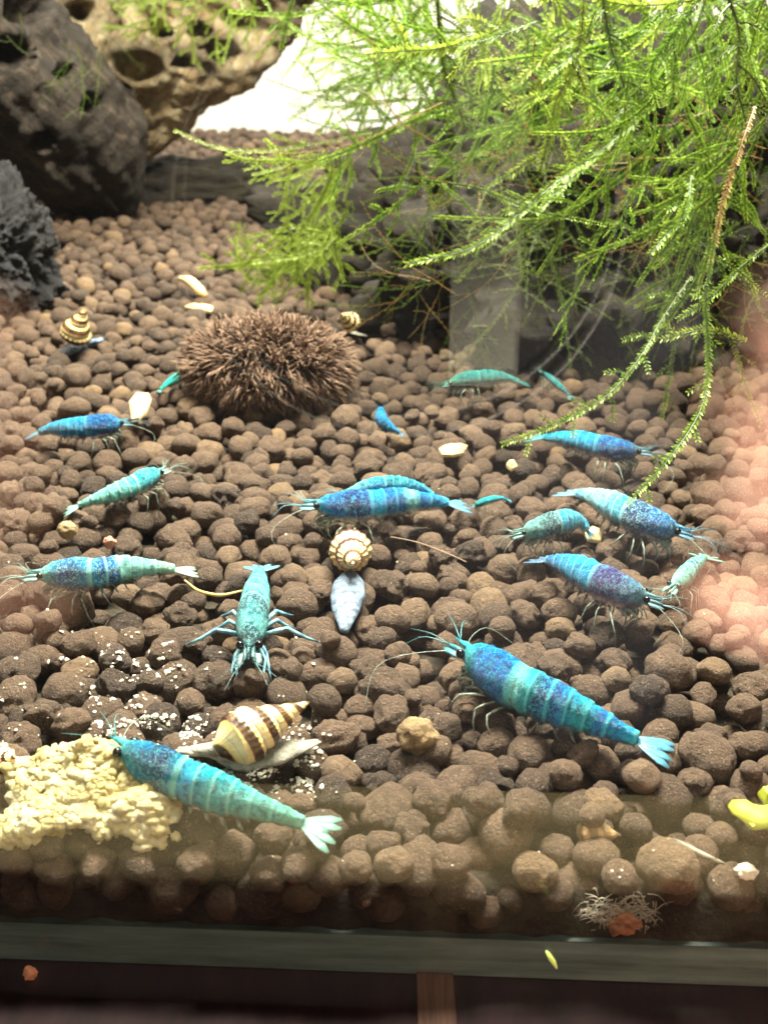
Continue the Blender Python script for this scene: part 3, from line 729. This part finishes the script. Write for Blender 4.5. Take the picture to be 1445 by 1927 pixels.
shrimp('turquoise shrimp half hidden behind the blue and navy shrimp at centre',
       [(660, 925, .55), (700, 916, .58), (745, 912, .55), (790, 918, .48), (815, 932, .4)],
       [(0, PT), (.3, (.02, .20, .40)), (.5, T_), (1, L_)], (.30, .70, .76), fat=.85, speck=.4, seed=6, antennae=False)
shrimp('small bright turquoise shrimp beside the tail of the central blue shrimp',
       [(893, 950, .26), (918, 942, .28), (940, 938, .26), (955, 941, .22)],
       [(0, (.08, .30, .28)), (.3, T_), (.7, (.05, .50, .60)), (1, L_)], (.2, .65, .72), fat=.85, speck=.25, seed=7, antennae=False, fan=.7)
shrimp('slate blue shrimp facing right beside a tan flake at middle left',
       [(226, 797, .46), (200, 800, .50), (170, 805, .48), (130, 808, .44), (100, 808, .40), (76, 814, .32)],
       [(0, (.10, .28, .32)), (.10, (.05, .16, .40)), (.22, (.02, .06, .22)), (.36, (.04, .14, .38)), (.42, (.08, .28, .55)), (.7, (.10, .34, .58)), (1, (.12, .34, .48))], (.22, .48, .66), fat=1.10, speck=.30, seed=8, bellyw=.20, belly=(.05, .05, .10))
shrimp('bright turquoise shrimp pointing to upper right below the slate blue one',
       [(300, 890, .46), (272, 904, .46), (240, 920, .44), (205, 933, .40), (172, 944, .34), (150, 952, .28)],
       [(0, PT), (.08, T_), (.22, (.01, .32, .48)), (.36, (.03, .42, .52)), (.5, (.22, .66, .66)), (1, (.38, .80, .68))], (.50, .86, .76), fat=1.0, speck=.35, seed=9, bellyw=.22)
shrimp('tiny mint green shrimp next to the left end of the bristly pod',
       [(345, 704, .3), (330, 714, .3), (315, 723, .28), (303, 733, .22)],
       [(0, (.05, .28, .20)), (.4, (.05, .42, .36)), (1, (.10, .55, .50))], (.2, .65, .55), fat=1.1, speck=.3, seed=10, antennae=False, fan=.7)
shrimp('small deep blue shrimp curled downward in front of the bristly pod right end',
       [(716, 772, .5), (718, 790, .45), (732, 805, .36), (752, 815, .28)],
       [(0, (.01, .10, .22)), (.4, (.01, .16, .42)), (1, (.03, .30, .62))], (.05, .36, .65), fat=1.5, speck=.25, seed=11, antennae=False, fan=.8)
shrimp('dark teal shrimp in shade under the mossy rock, facing left',
       [(846, 722, .5), (875, 716, .55), (910, 712, .55), (950, 712, .5), (975, 718, .42)],
       [(0, (.10, .30, .20)), (.2, (.03, .18, .18)), (.6, (.03, .22, .22)), (1, (.05, .25, .25))], (.12, .36, .32), fat=.95, speck=.3, seed=12, antennae=False)
shrimp('dim thin teal shrimp far back under the rock, slanting down right',
       [(1022, 702, .6), (1040, 716, .5), (1058, 732, .42), (1070, 744, .36)],
       [(0, (.05, .2, .2)), (1, (.06, .24, .26))], (.12, .34, .34), fat=.75, speck=.3, seed=13, antennae=False)
shrimp('light blue shrimp facing right just under the tip of a moss strand',
       [(1200, 850, .48), (1168, 848, .5), (1130, 842, .48), (1090, 832, .46), (1055, 826, .42), (1022, 824, .36)],
       [(0, (.15, .22, .24)), (.08, (.04, .10, .30)), (.30, (.03, .06, .26)), (.4, (.06, .24, .50)), (.6, L_), (.8, (.08, .38, .62)), (1, T_)], (.22, .54, .72), fat=.95, speck=.3, seed=14, bellyw=.3, belly=(.07, .05, .08))
shrimp('white and blue shrimp with a moss tip on its back, navy head toward lower right',
       [(1272, 1000, .42), (1235, 990, .48), (1195, 975, .48), (1155, 955, .46), (1118, 938, .42), (1085, 930, .34)],
       [(0, (.06, .25, .55)), (.14, B_), (.24, N_), (.36, N_), (.43, (.14, .50, .70)), (.6, (.28, .62, .78)), (.8, (.45, .78, .85)), (1, L_)], (.45, .80, .88), fat=1.05, speck=.42, seed=15, bellyw=.3)
shrimp('banded pale blue shrimp with dark mottled head facing lower left, right of centre',
       [(985, 1003, .42), (1010, 998, .46), (1040, 990, .46), (1070, 982, .40), (1092, 984, .30), (1104, 998, .2)],
       [(0, (.25, .5, .42)), (.10, (.20, .42, .40)), (.24, (.04, .07, .08)), (.38, (.05, .07, .08)), (.42, L_), (.6, (.12, .45, .68)), (1, L_)], (.38, .70, .72), fat=1.30, speck=.42, seed=16, bellyw=.3, belly=(.08, .05, .05), fan=.7)
shrimp('large blue shrimp with purple carapace facing a small teal shrimp at right',
       [(1215, 1128, .48), (1175, 1116, .54), (1135, 1100, .54), (1095, 1080, .50), (1060, 1064, .44), (1030, 1056, .34)],
       [(0, (.20, .34, .34)), (.10, (.10, .18, .26)), (.20, (.06, .03, .12)), (.36, (.07, .04, .16)), (.42, L_), (.52, (.08, .34, .66)), (.62, L_), (.75, (.06, .28, .62)), (1, U_)], (.30, .62, .82), fat=1.12, speck=.32, seed=17, bellyw=.32, belly=(.10, .05, .09))
shrimp('small teal shrimp with two bright tail spikes at right, head down by the large shrimp',
       [(1266, 1105, .42), (1282, 1090, .42), (1300, 1072, .38), (1318, 1056, .34), (1326, 1050, .30)],
       [(0, PT), (.25, (.16, .42, .38)), (.45, (.03, .18, .28)), (.6, (.06, .32, .34)), (1, (.14, .52, .42))], (.42, .80, .68), fat=1.0, speck=.5, seed=18, fanspread=1.15, fan=1.1, antennae=False)

# ------------------------------------------------------------------ snails
def snail_mat(name, stripes, rib=0.3):
    m = NT(name); u = m.attr('around'); co = m.coord()
    w = m.math('ADD', u, m.math('MULTIPLY', m.math('SUBTRACT', m.noise(co, 12, 5, .7), .5), .10))
    c = m.ramp(w, stripes)
    c = m.mix(m.ramp(m.noise(co, 5, 6, .7), [(.45, 0), (.7, .5)]), c, (.45, .28, .10))
    m.color(c); m.set(Roughness=.38); m.bump(m.noise(co, 22, 4), .35, .02); return m.m
CRM = (.76, .68, .42); YEL = (.78, .58, .22); BRN = (.055, .016, .014); DBR = (.02, .012, .012)
M_SHELL = snail_mat('striped_shell', [(0, CRM), (.20, YEL), (.26, DBR), (.60, BRN), (.66, YEL), (.90, CRM), (1, CRM)])
M_SHELL2 = snail_mat('ribbed_shell', [(0, (.55, .30, .18)), (.10, (.80, .60, .30)), (.46, (.84, .68, .34)), (.50, (.07, .03, .025)), (.84, (.09, .04, .03)), (.88, (.70, .48, .28)), (1, (.6, .36, .22))])
def snail(name, label, tip, mouth, width, mat, turns=5.5, ribs=14, ribamp=.04, phase=0.0, fat=.66, canal=.22, a_=1.2):
    # a coiled shell: whorls bulge between sutures that wind down a cone; tip = apex, mouth = end of the canal
    ax = (mouth - tip); H = ax.length; ax.normalize(); e1 = ax.cross(Vector((0, 0, 1)))
    if e1.length < .1: e1 = Vector((1, 0, 0))
    e1.normalize(); e2 = ax.cross(e1)
    root = thing(name, label, 'snail', (mouth.x, mouth.y, 0), 'striped snails on the soil'); off = root.location
    mb = MB(); A_ = []; n = 220; k_ = 96
    for i in range(n + 1):
        u = i / n
        for k in range(k_):
            ph_ = 2 * math.pi * k / k_; N = turns * math.log(1 + a_ * u) / math.log(1 + a_); wv = N - (k / k_) + phase
            fr_ = wv - math.floor(wv)
            env = lerp1(u, [0, .03, .12, .3, .5, fat, .82, .92, 1], [.01, .06, .17, .42, .72, .95, .86, .50, canal])
            last = max(0, min(1, (u - fat) / .12))
            bul = (max(0, math.sin(math.pi * min(1, fr_ * .96 + .02))) ** .55) * (1 - last) + last
            sh = math.exp(-((fr_ - .28) / .16) ** 2) * (1 - .6 * last)
            r = width * .5 * env * (.80 + .24 * bul) * (1 + ribamp * (.35 + sh) * math.cos(ph_ * ribs + fr_ * 1.5)) * (1 + .012 * noise.noise(Vector((u * 30, k * .4, width))))
            z = H * u; rad = e1 * math.cos(ph_) + e2 * math.sin(ph_)
            p = tip + ax * z + rad * r; mb.v.append((p - off)[:]); A_.append(fr_ * .999)
    mb.f = [(i * k_ + k, (i + 1) * k_ + k, (i + 1) * k_ + (k + 1) % k_, i * k_ + (k + 1) % k_) for i in range(n) for k in range(k_)]
    mb.f.append(tuple(range(k_))); mb.f.append(tuple(n * k_ + k for k in range(k_))[::-1])
    mb.a['around'] = A_; mb.build('shell', mat, root); return root
def foot(root, pts, rad, mat, name='foot', flat=.45, n=14):
    a = MB(); sp, L = resample(catmull(pts, 30), 24); m_ = len(rad) - 1
    r = [lerp1(i / 23, [k / m_ for k in range(m_ + 1)], rad) for i in range(24)]
    a.tube([p - root.location + Vector((0, 0, .02 * noise.noise(p * 6))) for p in sp], r, n, flat, Vector((0, 0, 1))); return a.build(name, mat, root)
s = snail('striped_snail', 'big snail with brown and cream spiral stripes crawling behind the food lump', P(584, 1320, .46), P(408, 1412, .30), .60, M_SHELL, turns=5.0, ribs=26, ribamp=.025)
foot(s, [P(330, 1415, .30), P(400, 1412, .14), P(460, 1425, .10), P(530, 1415, .12), P(600, 1396, .14)], [.03, .12, .22, .17, .04], M_FOOT, flat=.4)
foot(s, [P(425, 1400, .26), P(380, 1412, .24), P(335, 1412, .22)], [.10, .06, .035], M_FOOT, 'siphon', .9, 8)
s = snail('ribbed_snail', 'round knobbly snail seen from its spire tip at picture centre', P(663, 1062, .66), P(655, 1046, .0) + Vector((0, .28, 0)), .62, M_SHELL2, turns=4.2, ribs=17, ribamp=.055, fat=.8)
foot(s, [P(658, 1078, .22), P(656, 1110, .24), P(652, 1140, .22), P(650, 1168, .17), P(648, 1190, .10)], [.10, .20, .22, .17, .05], M_FOOTB, flat=.38)
for dx in (-1, 1): foot(s, [P(656 + dx * 20, 1120, .2), P(656 + dx * 30, 1112, .24)], [.03, .008], M_FOOTB, 'tentacle', 1, 6)
s = snail('striped_snail', 'yellow and dark striped snail standing upright on its foot at upper left', P(162, 580, 1.05), P(135, 645, .28), .66, M_SHELL, turns=4.6, ribs=20, ribamp=.03)
foot(s, [P(190, 640, .30), P(165, 648, .16), P(130, 660, .12), P(104, 676, .08)], [.10, .20, .16, .06], M_FOOTB, flat=.5)
s = snail('striped_snail', 'small yellow snail beside the right end of the bristly pod', P(640, 590, .9), P(668, 612, .5), .42, M_SHELL, ribs=16)
foot(s, [P(640, 600, .2), P(665, 625, .2), P(690, 632, .15)], [.05, .14, .04], M_FOOT)
s = snail('striped_snail', 'dull snail shell half sunk in soil near the front glass, right of centre', P(1168, 1572, .02), P(1086, 1562, -.04), .36, snail_mat('dull_shell', [(0, (.30, .21, .12)), (.3, (.32, .23, .13)), (.38, (.07, .05, .035)), (.85, (.06, .045, .03)), (1, (.28, .2, .12))]), turns=3.5, ribs=12)
s = snail('ribbed_snail', 'knobbly yellowish snail cut off by the left edge beside the food', P(30, 1425, .50), P(-25, 1445, .2), .46, M_SHELL2, turns=4.5, ribs=14, ribamp=.08)

# ------------------------------------------------------------------ food lump and crumbs
c0 = P(150, 1530, 0)
food = thing('food_lump', 'big crumbly pale yellow lump of food at lower left', 'fish food', (c0.x, c0.y, 0))
def lump(name, c, size, seed, sub, mat, parent, amp=.55, fine=1.0):
    off = Vector((seed * 5.1, 0, seed))
    def f(p):
        d = 1 + amp * FB(p + off, 1.6, 3) + fine * (.28 * FB(p + off, 5, 4) + .10 * FB(p + off, 15, 3))
        d = max(d, .35); return (p.x * d * size[0], p.y * d * size[1], p.z * d * size[2])
    me = ico_mesh(name, sub, f, mat); o = link(name, me, parent, c - (parent.location if parent else Vector((0, 0, 0)))); return o
rnd = random.Random(21); V2f = [tuple(x) for x in F2.tolist()]
mounds = [(165, 1505, .85, .42, .52), (100, 1560, .60, .30, .36), (265, 1555, .38, .26, .40), (30, 1500, .45, .34, .40), (235, 1590, .20, .14, .22), (215, 1450, .55, .22, .28), (50, 1590, .30, .16, .22)]
for (mx_, my_, rx, ry, hz) in mounds:
    c = P(mx_, my_, .05); q = MB()
    for k in range(int(1900 * rx)):
        a = rnd.uniform(0, 6.283); d = math.sqrt(rnd.random()) * (1 if rnd.random() < .86 else rnd.uniform(1, 1.35)); x = c.x + math.cos(a) * d * rx; y = max(c.y + math.sin(a) * d * ry, 0)
        y = max(y, glass_y(x) + .2); z = hz * max(0, 1 - d * d) ** .6 * (.75 + .5 * noise.noise(Vector((x * 3, y * 3, 2)))) + .06; r = rnd.choice([.02, .03, .035, .045, .06]) * rnd.uniform(.8, 1.2); z += rnd.uniform(-.03, .03) + .04 * noise.noise(Vector((x * 8, y * 8, 7)))
        if noise.noise(Vector((x * 2.6, y * 2.6, 11))) < -.12 - .25 * (1 - d) or (d > .8 and rnd.random() < .4): continue
        if d > 1: z = max(z, soil.top(x, y) + .02)
        o3 = Vector((k, rx * 9, 1)); w = [rnd.uniform(.75, 1.4), rnd.uniform(.75, 1.2), rnd.uniform(.65, 1.0)]
        vs = []
        for p in V2: 
            p = Vector(p); dd = r * (1 + .40 * noise.noise(p * 1.5 + o3) + .28 * noise.noise(p * 3.7 + o3)); vs.append((x - c0.x + p.x * dd * w[0], y - c0.y + p.y * dd * w[1], z + p.z * dd * w[2]))
        q.add(vs, V2f)
    o = q.build('chunk', M_FOOD, food)
v1, f1 = ico(1)
def crumbs(name, label, n, spots, size, mat, seed, cat='crumbs', lift=.35):
    rnd = random.Random(seed); q = MB()
    for i in range(n):
        sx, sy, rx, ry = rnd.choice(spots); p = P(rnd.gauss(sx, rx), rnd.gauss(sy, ry), .1)
        if p.y < glass_y(p.x) + .12: continue
        r = rnd.uniform(*size) * rnd.choice([.6, 1, 1, 1.5]); z = soil.top(p.x, p.y)
        if z < -.6: continue
        fs = [tuple(x) for x in f1]
        q.add([(p.x + a[0] * r * rnd.uniform(.5, 1.5), p.y + a[1] * r * rnd.uniform(.5, 1.5), z + r * lift + a[2] * r * rnd.uniform(.4, 1)) for a in v1], fs)
    o = q.build(name, mat, None, False); return tag(o, label, cat, kind='stuff')
crumbs('food_crumbs', 'white food crumbs sprinkled over the soil around the striped snail', 3600,
       [(235, 1350, 28, 16), (340, 1385, 60, 20), (500, 1440, 60, 9), (250, 1245, 60, 30), (330, 1310, 90, 50), (170, 1420, 60, 20), (120, 1300, 80, 60), (560, 1400, 30, 40), (130, 1640, 40, 8), (230, 1650, 40, 8), (330, 1440, 50, 25), (420, 1440, 60, 12)], (.008, .026), M_WHITE, 3)
crumbs('soil_specks', 'tiny pale specks scattered over the brown soil', 260, [(722, 1300, 450, 250), (700, 1000, 400, 200), (900, 1620, 400, 40)], (.006, .014), M_WHITE, 4)

# ------------------------------------------------------------------ flakes, twigs and debris
M_FLAKE = simple('tan_flake', (.72, .48, .20), .6, (.80, .68, .40), 5, .5, 14)
def flake(name, label, pts, mat, z=None, thick=.05, seed=0, cat='flake'):
    rnd = random.Random(seed); cx = sum(p[0] for p in pts) / len(pts); cy = sum(p[1] for p in pts) / len(pts); g = P(cx, cy, .1)
    zz = (max(soil.top(g.x + a, g.y + b) for a in (-.12, 0, .12) for b in (-.12, 0, .12)) + .03) if z is None else z
    c3 = P(cx, cy, zz); ring = []
    for p in pts: ring.append(P(p[0], p[1], zz) + Vector((0, 0, rnd.uniform(-.04, .06))))
    q = MB(); n = len(ring); mids = [c3.lerp(r_, .6) + Vector((0, 0, .05 + rnd.uniform(0, .04))) for r_ in ring]
    vs = [c3 + Vector((0, 0, .07))] + mids + ring + [r_ - Vector((0, 0, thick)) for r_ in ring]
    fs = [(0, 1 + i, 1 + (i + 1) % n) for i in range(n)] + [(1 + i, 1 + n + i, 1 + n + (i + 1) % n, 1 + (i + 1) % n) for i in range(n)] + \
         [(1 + n + i, 1 + 2 * n + i, 1 + 2 * n + (i + 1) % n, 1 + n + (i + 1) % n) for i in range(n)] + [tuple(1 + 2 * n + i for i in range(n))[::-1]]
    q.add(vs, fs); o = q.build(name, mat, None, False, off=(c3.x, c3.y, zz)); o.location = (c3.x, c3.y, zz); return tag(o, label, cat)
flake('tan_flake', 'tan leaf flake standing beside the slate blue shrimp head', [(248, 785), (244, 760), (258, 742), (280, 738), (285, 752), (276, 775), (262, 788)], M_FLAKE, .5, seed=1)
flake('tan_flake', 'thin golden flake lying between the small deep blue and light blue shrimps', [(825, 850), (845, 842), (880, 834), (872, 848), (852, 860), (832, 858)], M_FLAKE, seed=2)
flake('tan_flake', 'tiny orange flake left of the light blue shrimp tail', [(952, 872), (966, 868), (974, 876), (962, 884)], M_FLAKE, seed=3)
flake('tan_flake', 'brown and cream flake at the tail of the banded pale blue shrimp', [(1100, 1000), (1112, 993), (1134, 1004), (1130, 1014), (1106, 1010)], M_FLAKE, seed=4)
flake('tan_flake', 'flat cream flake lying just above the left top of the bristly pod', [(348, 578), (370, 573), (402, 580), (398, 590), (370, 584)], M_FLAKE, seed=5)
def rod(name, label, pts, rad, mat, cat, n=6):
    pp = [P(*p) for p in pts]; sp = catmull(pp, 26); q = MB(); m_ = len(rad) - 1
    c = pp[len(pp) // 2]; q.tube(sp, [lerp1(i / 25, [k / m_ for k in range(m_ + 1)], rad) for i in range(26)], n)
    o = q.build(name, mat, None, off=c); o.location = c; return tag(o, label, cat)
rod('cream_curl', 'curved cream coloured larva shape lying on far soil above the pod', [(340, 524, .35), (358, 530, .42), (375, 545, .4), (388, 556, .3)], [.06, .13, .12, .05], M_FLAKE, 'flake', 10)
rod('yellow_twig', 'thin curved yellow stem between the turquoise shrimp and camera facing shrimp', [(348, 1092, .38), (375, 1112, .34), (415, 1120, .34), (456, 1112, .36)], [.012, .02, .022, .014], simple('yellow_stem', (.66, .46, .14), .5), 'stem')
rod('pale_sliver', 'pale translucent sliver on the soil near the right front corner', [(1268, 1580, .2), (1295, 1595, .22), (1330, 1612, .2), (1362, 1625, .15)], [.012, .028, .025, .01], M_FOOT, 'debris', 8)
rod('fine_root', 'fine brown root lying right of the ribbed snail', [(735, 1010, .42), (790, 1022, .42), (850, 1045, .40), (878, 1058, .38)], [.006, .008, .008, .005], simple('root_brown', (.30, .20, .14), .7), 'root')
M_YL = simple('yellow_leaf', (.42, .42, .04), .6, (.26, .32, .03), 3)
flake('yellow_leaf', 'bright yellow leaf at the right edge near the front glass', [(1368, 1522), (1376, 1512), (1390, 1508), (1408, 1510), (1430, 1517), (1455, 1527), (1475, 1540), (1480, 1553), (1465, 1562), (1440, 1563), (1415, 1557), (1392, 1546), (1376, 1535)], M_YL, .38, .02, seed=6, cat='leaf').data.shade_smooth()
flake('yellow_leaf', 'small yellow leaf bit above the larger yellow leaf at right edge', [(1425, 1490), (1450, 1480), (1460, 1500), (1440, 1506)], M_YL, .45, .03, seed=7, cat='leaf')
def stone(name, label, px, py, z, size, mat, seed):
    return tag(lump(name, P(px, py, z), size, seed, 4, mat, None, .22, .3), label, 'pebble')
stone('cream_pebble', 'cream coloured pebble near the right end of the front glass', 1403, 1640, -.02, (.10, .08, .07), M_WHITE, 2)
stone('pink_pebble', 'small pink pebble above the turquoise shrimp at left', 207, 1021, .26, (.085, .08, .08), simple('pink_stone', (.45, .19, .13), .8), 4)
stone('tan_pebble', 'rough tan pebble below the tail of the bright turquoise shrimp', 127, 997, .24, (.14, .12, .12), simple('tan_stone', (.42, .30, .16), .9, (.25, .17, .09), 9, .8), 5)
stone('golden_pebble', 'pitted golden brown pebble left of the largest shrimp tail', 786, 1385, .16, (.21, .19, .19), simple('gold_stone', (.13, .08, .045), .9, (.30, .21, .10), 5, .9), 6)
# debris caught at the glass foot
M_SKIN = simple('orange_bit', (.50, .22, .10), .7, (.34, .14, .08), 6)
def on_glass(px, py, yy=8.12):                           # a point just inside the front pane
    d = ray(px, py); t = yy / (d.y + .047 * d.x); return Vector((0, 0, CAMZ)) + d * t
dc = on_glass(1160, 1740); deb = thing('debris_tuft', 'tuft of pale fibres with an orange bit at the foot of the glass, lower right', 'debris', dc)
rnd = random.Random(9); q = MB()
for i in range(240):
    a = on_glass(rnd.gauss(1162, 34), rnd.gauss(1730, 20)) - dc; d = Vector((rnd.gauss(0, .12), rnd.uniform(-.04, .06), rnd.uniform(-.16, .16)))
    q.tube(catmull([a, a + d * .5 + Vector((0, 0, .05)), a + d], 5), [.006, .005, .005, .004, .002], 3)
q.build('fibres', M_WHITE, deb); deb.children[0]['kind'] = 'stuff'
lump('orange_bit', on_glass(1172, 1738), (.15, .08, .13), 3, 4, M_SKIN, deb, .3)
lump('dark_bit', on_glass(1150, 1760), (.09, .05, .08), 5, 4, M_BED, deb, .3)
for k, (a, b, r) in enumerate([(1085, 1750, .05), (1105, 1756, .045), (1210, 1775, .05), (1128, 1770, .04), (1285, 1770, .04)]):
    lump('crumb', on_glass(a, b), (r * 1.3, r * .6, r * .7), 11 + k, 3, M_FLAKE if k % 2 else M_SKIN, deb, .3)
m_g = simple('green_bit', (.42, .60, .14), .5)
gp = on_glass(1037, 1806, 7.55); q = MB(); q.tube([Vector((-.05, 0, .09)), Vector((-.02, 0, .04)), Vector((.03, 0, -.04)), Vector((.05, 0, -.09))], [.02, .045, .04, .02], 8, .4)
o = q.build('green_bit', m_g); o.location = gp; tag(o, 'tiny lime green leaf bit stuck low on the glass, right of centre', 'leaf')
o = lump('orange_speck', P(57, 1832, -1.10), (.06, .05, .07), 3, 3, M_SKIN, None, .3); tag(o, 'orange brown crumb on the cabinet at lower left', 'crumb')

# ------------------------------------------------------------------ the photographer's hand and phone, in front of the glass (they show in its reflection)
m = NT('skin'); m.color(m.ramp(m.noise(m.coord(), 1.2, 4), [(.4, (.58, .30, .22)), (.6, (.70, .40, .30))])); m.set(Roughness=.5); M_SKN = m.m
ph = thing('phone', 'dark phone held upright in front of the glass, seen only as a reflection', 'phone', (0, -.9, .9))
bm = bmesh.new(); bmesh.ops.create_cube(bm, size=1)
for v in bm.verts: v.co = Vector((v.co.x * 7.4, v.co.y * .75, v.co.z * 14))
bmesh.ops.bevel(bm, geom=[e for e in bm.edges if abs((e.verts[0].co - e.verts[1].co).y) > .1], offset=.9, segments=6, affect='EDGES')
bmesh.ops.bevel(bm, geom=list(bm.edges), offset=.05, segments=2, affect='EDGES')
me = bpy.data.meshes.new('case'); bm.to_mesh(me); bm.free(); me.materials.append(simple('phone_case', (.015, .015, .018), .5)); link('case', me, ph, (0, 0, .4))
hand = thing('person', 'hand of the person holding the phone, bare skin, seen as a pink reflection', 'person', (6.4, -1.4, .6))
def finger(pts, rad):
    q = MB(); sp, L = resample(catmull([Vector(p) for p in pts], 30), 28)
    r = [lerp1(i / 27, [k / (len(rad) - 1) for k in range(len(rad))], rad) * math.sqrt(max(.05, 1 - max(0, (i - 23) / 4.2) ** 2)) for i in range(28)]
    q.tube(sp, r, 16); return q
bm = bmesh.new()
def join(q):
    vs = [bm.verts.new(v) for v in q.v]
    for f in q.f: bm.faces.new([vs[i] for i in f])
join(finger([(0.9, .1, -.8), (.2, .7, 1.9), (-1.0, 1.0, 2.5), (-2.5, .9, 2.3)], [.95, .85, .75, .6]))
join(finger([(0.9, .1, -1.2), (.2, .8, .7), (-1.2, 1.2, 1.2), (-2.8, 1.0, 1.0)], [1.0, .88, .78, .62]))
join(finger([(0.9, .1, -1.6), (.2, .8, -.6), (-1.3, 1.2, -.2), (-2.7, 1.0, -.3)], [1.0, .85, .75, .6]))
join(finger([(0.9, .1, -2.2), (-.6, .7, -2.4), (-1.8, 1.0, -2.1), (-2.9, .9, -1.9)], [.95, .78, .66, .5]))
join(finger([(1.3, -.4, -2.0), (1.4, -1.6, 0), (.2, -2.2, 1.4), (-1.2, -2.3, 2.0)], [1.1, 1.0, .85, .7]))
q = MB(); q.tube([Vector((2.6, -1.0, -6.5)), Vector((2.0, -.6, -3.8)), Vector((1.5, -.2, -2.0)), Vector((1.0, 0, -.4)), Vector((.9, 0, .9))], [1.9, 1.8, 2.1, 1.8, .7], 18, .55, Vector((0, 1, 0))); join(q)
me = bpy.data.meshes.new('hand'); bm.to_mesh(me); bm.free(); me.materials.append(M_SKN); me.shade_smooth(); ho = link('hand', me, hand)
rm = ho.modifiers.new('remesh', 'REMESH'); rm.mode = 'VOXEL'; rm.voxel_size = .12; rm.use_smooth_shade = True
sm_ = ho.modifiers.new('smooth', 'SMOOTH'); sm_.iterations = 6
sl = bpy.data.lights.new('hand_fill_spot', 'SPOT'); sl.energy = 120000; sl.color = (1, .88, .78); sl.spot_size = R(50); sl.spot_blend = .6; sl.shadow_soft_size = .8  # added spot, lights the hand so its reflection shows in the pane
so2 = bpy.data.objects.new('hand_fill_spot', sl); COL.objects.link(so2); so2.location = (11.5, 7.0, 1.0)
so2.rotation_euler = (Vector((5.4, 0, -.2)) - Vector((11.5, 7.0, 1.0))).to_track_quat('-Z', 'Y').to_euler()

hb = link('hand', ho.data, thing('person', 'left hand of the person steadying the phone, seen as a faint pink reflection', 'person', (-8.5, -1.4, -.1))); hb.scale = (-1, 1, 1)
for md in ('a',):
    r2 = hb.modifiers.new('remesh', 'REMESH'); r2.mode = 'VOXEL'; r2.voxel_size = .12; r2.use_smooth_shade = True; hb.modifiers.new('smooth', 'SMOOTH').iterations = 6
# phone back: lens ring and an added pale bar that reflects as a grey streak
M_STREAK = simple('streak_grey', (.26, .25, .21), .6); M_LENS = simple('lens_metal', (.32, .31, .29), .3)
q = MB(); q.box(.15, 1.10, .40, .52, 1.1, 7.3); st2 = q.build('streak_bar', M_STREAK, ph, False)
def ring(cx, cz, r, t):
    q = MB(); pts = [Vector((cx + r * math.cos(a), .46, cz + r * math.sin(a))) for a in [2 * math.pi * i / 64 for i in range(65)]]
    q.tube(pts, [t] * 65, 6); return q.build('lens_ring', M_LENS, ph)
ring(.45, 3.6, .95, .035); ring(.45, 3.6, .70, .03); ring(-.6, 3.3, 3.0, .03)

so3 = bpy.data.objects.new('hand_fill_spot', sl.copy()); so3.data.energy = 9000; COL.objects.link(so3); so3.location = (-15, 5, 1.5)  # second added spot, for the left hand's reflection
so3.rotation_euler = (Vector((-6.4, 0, 0)) - Vector((-15, 5, 1.5))).to_track_quat('-Z', 'Y').to_euler()
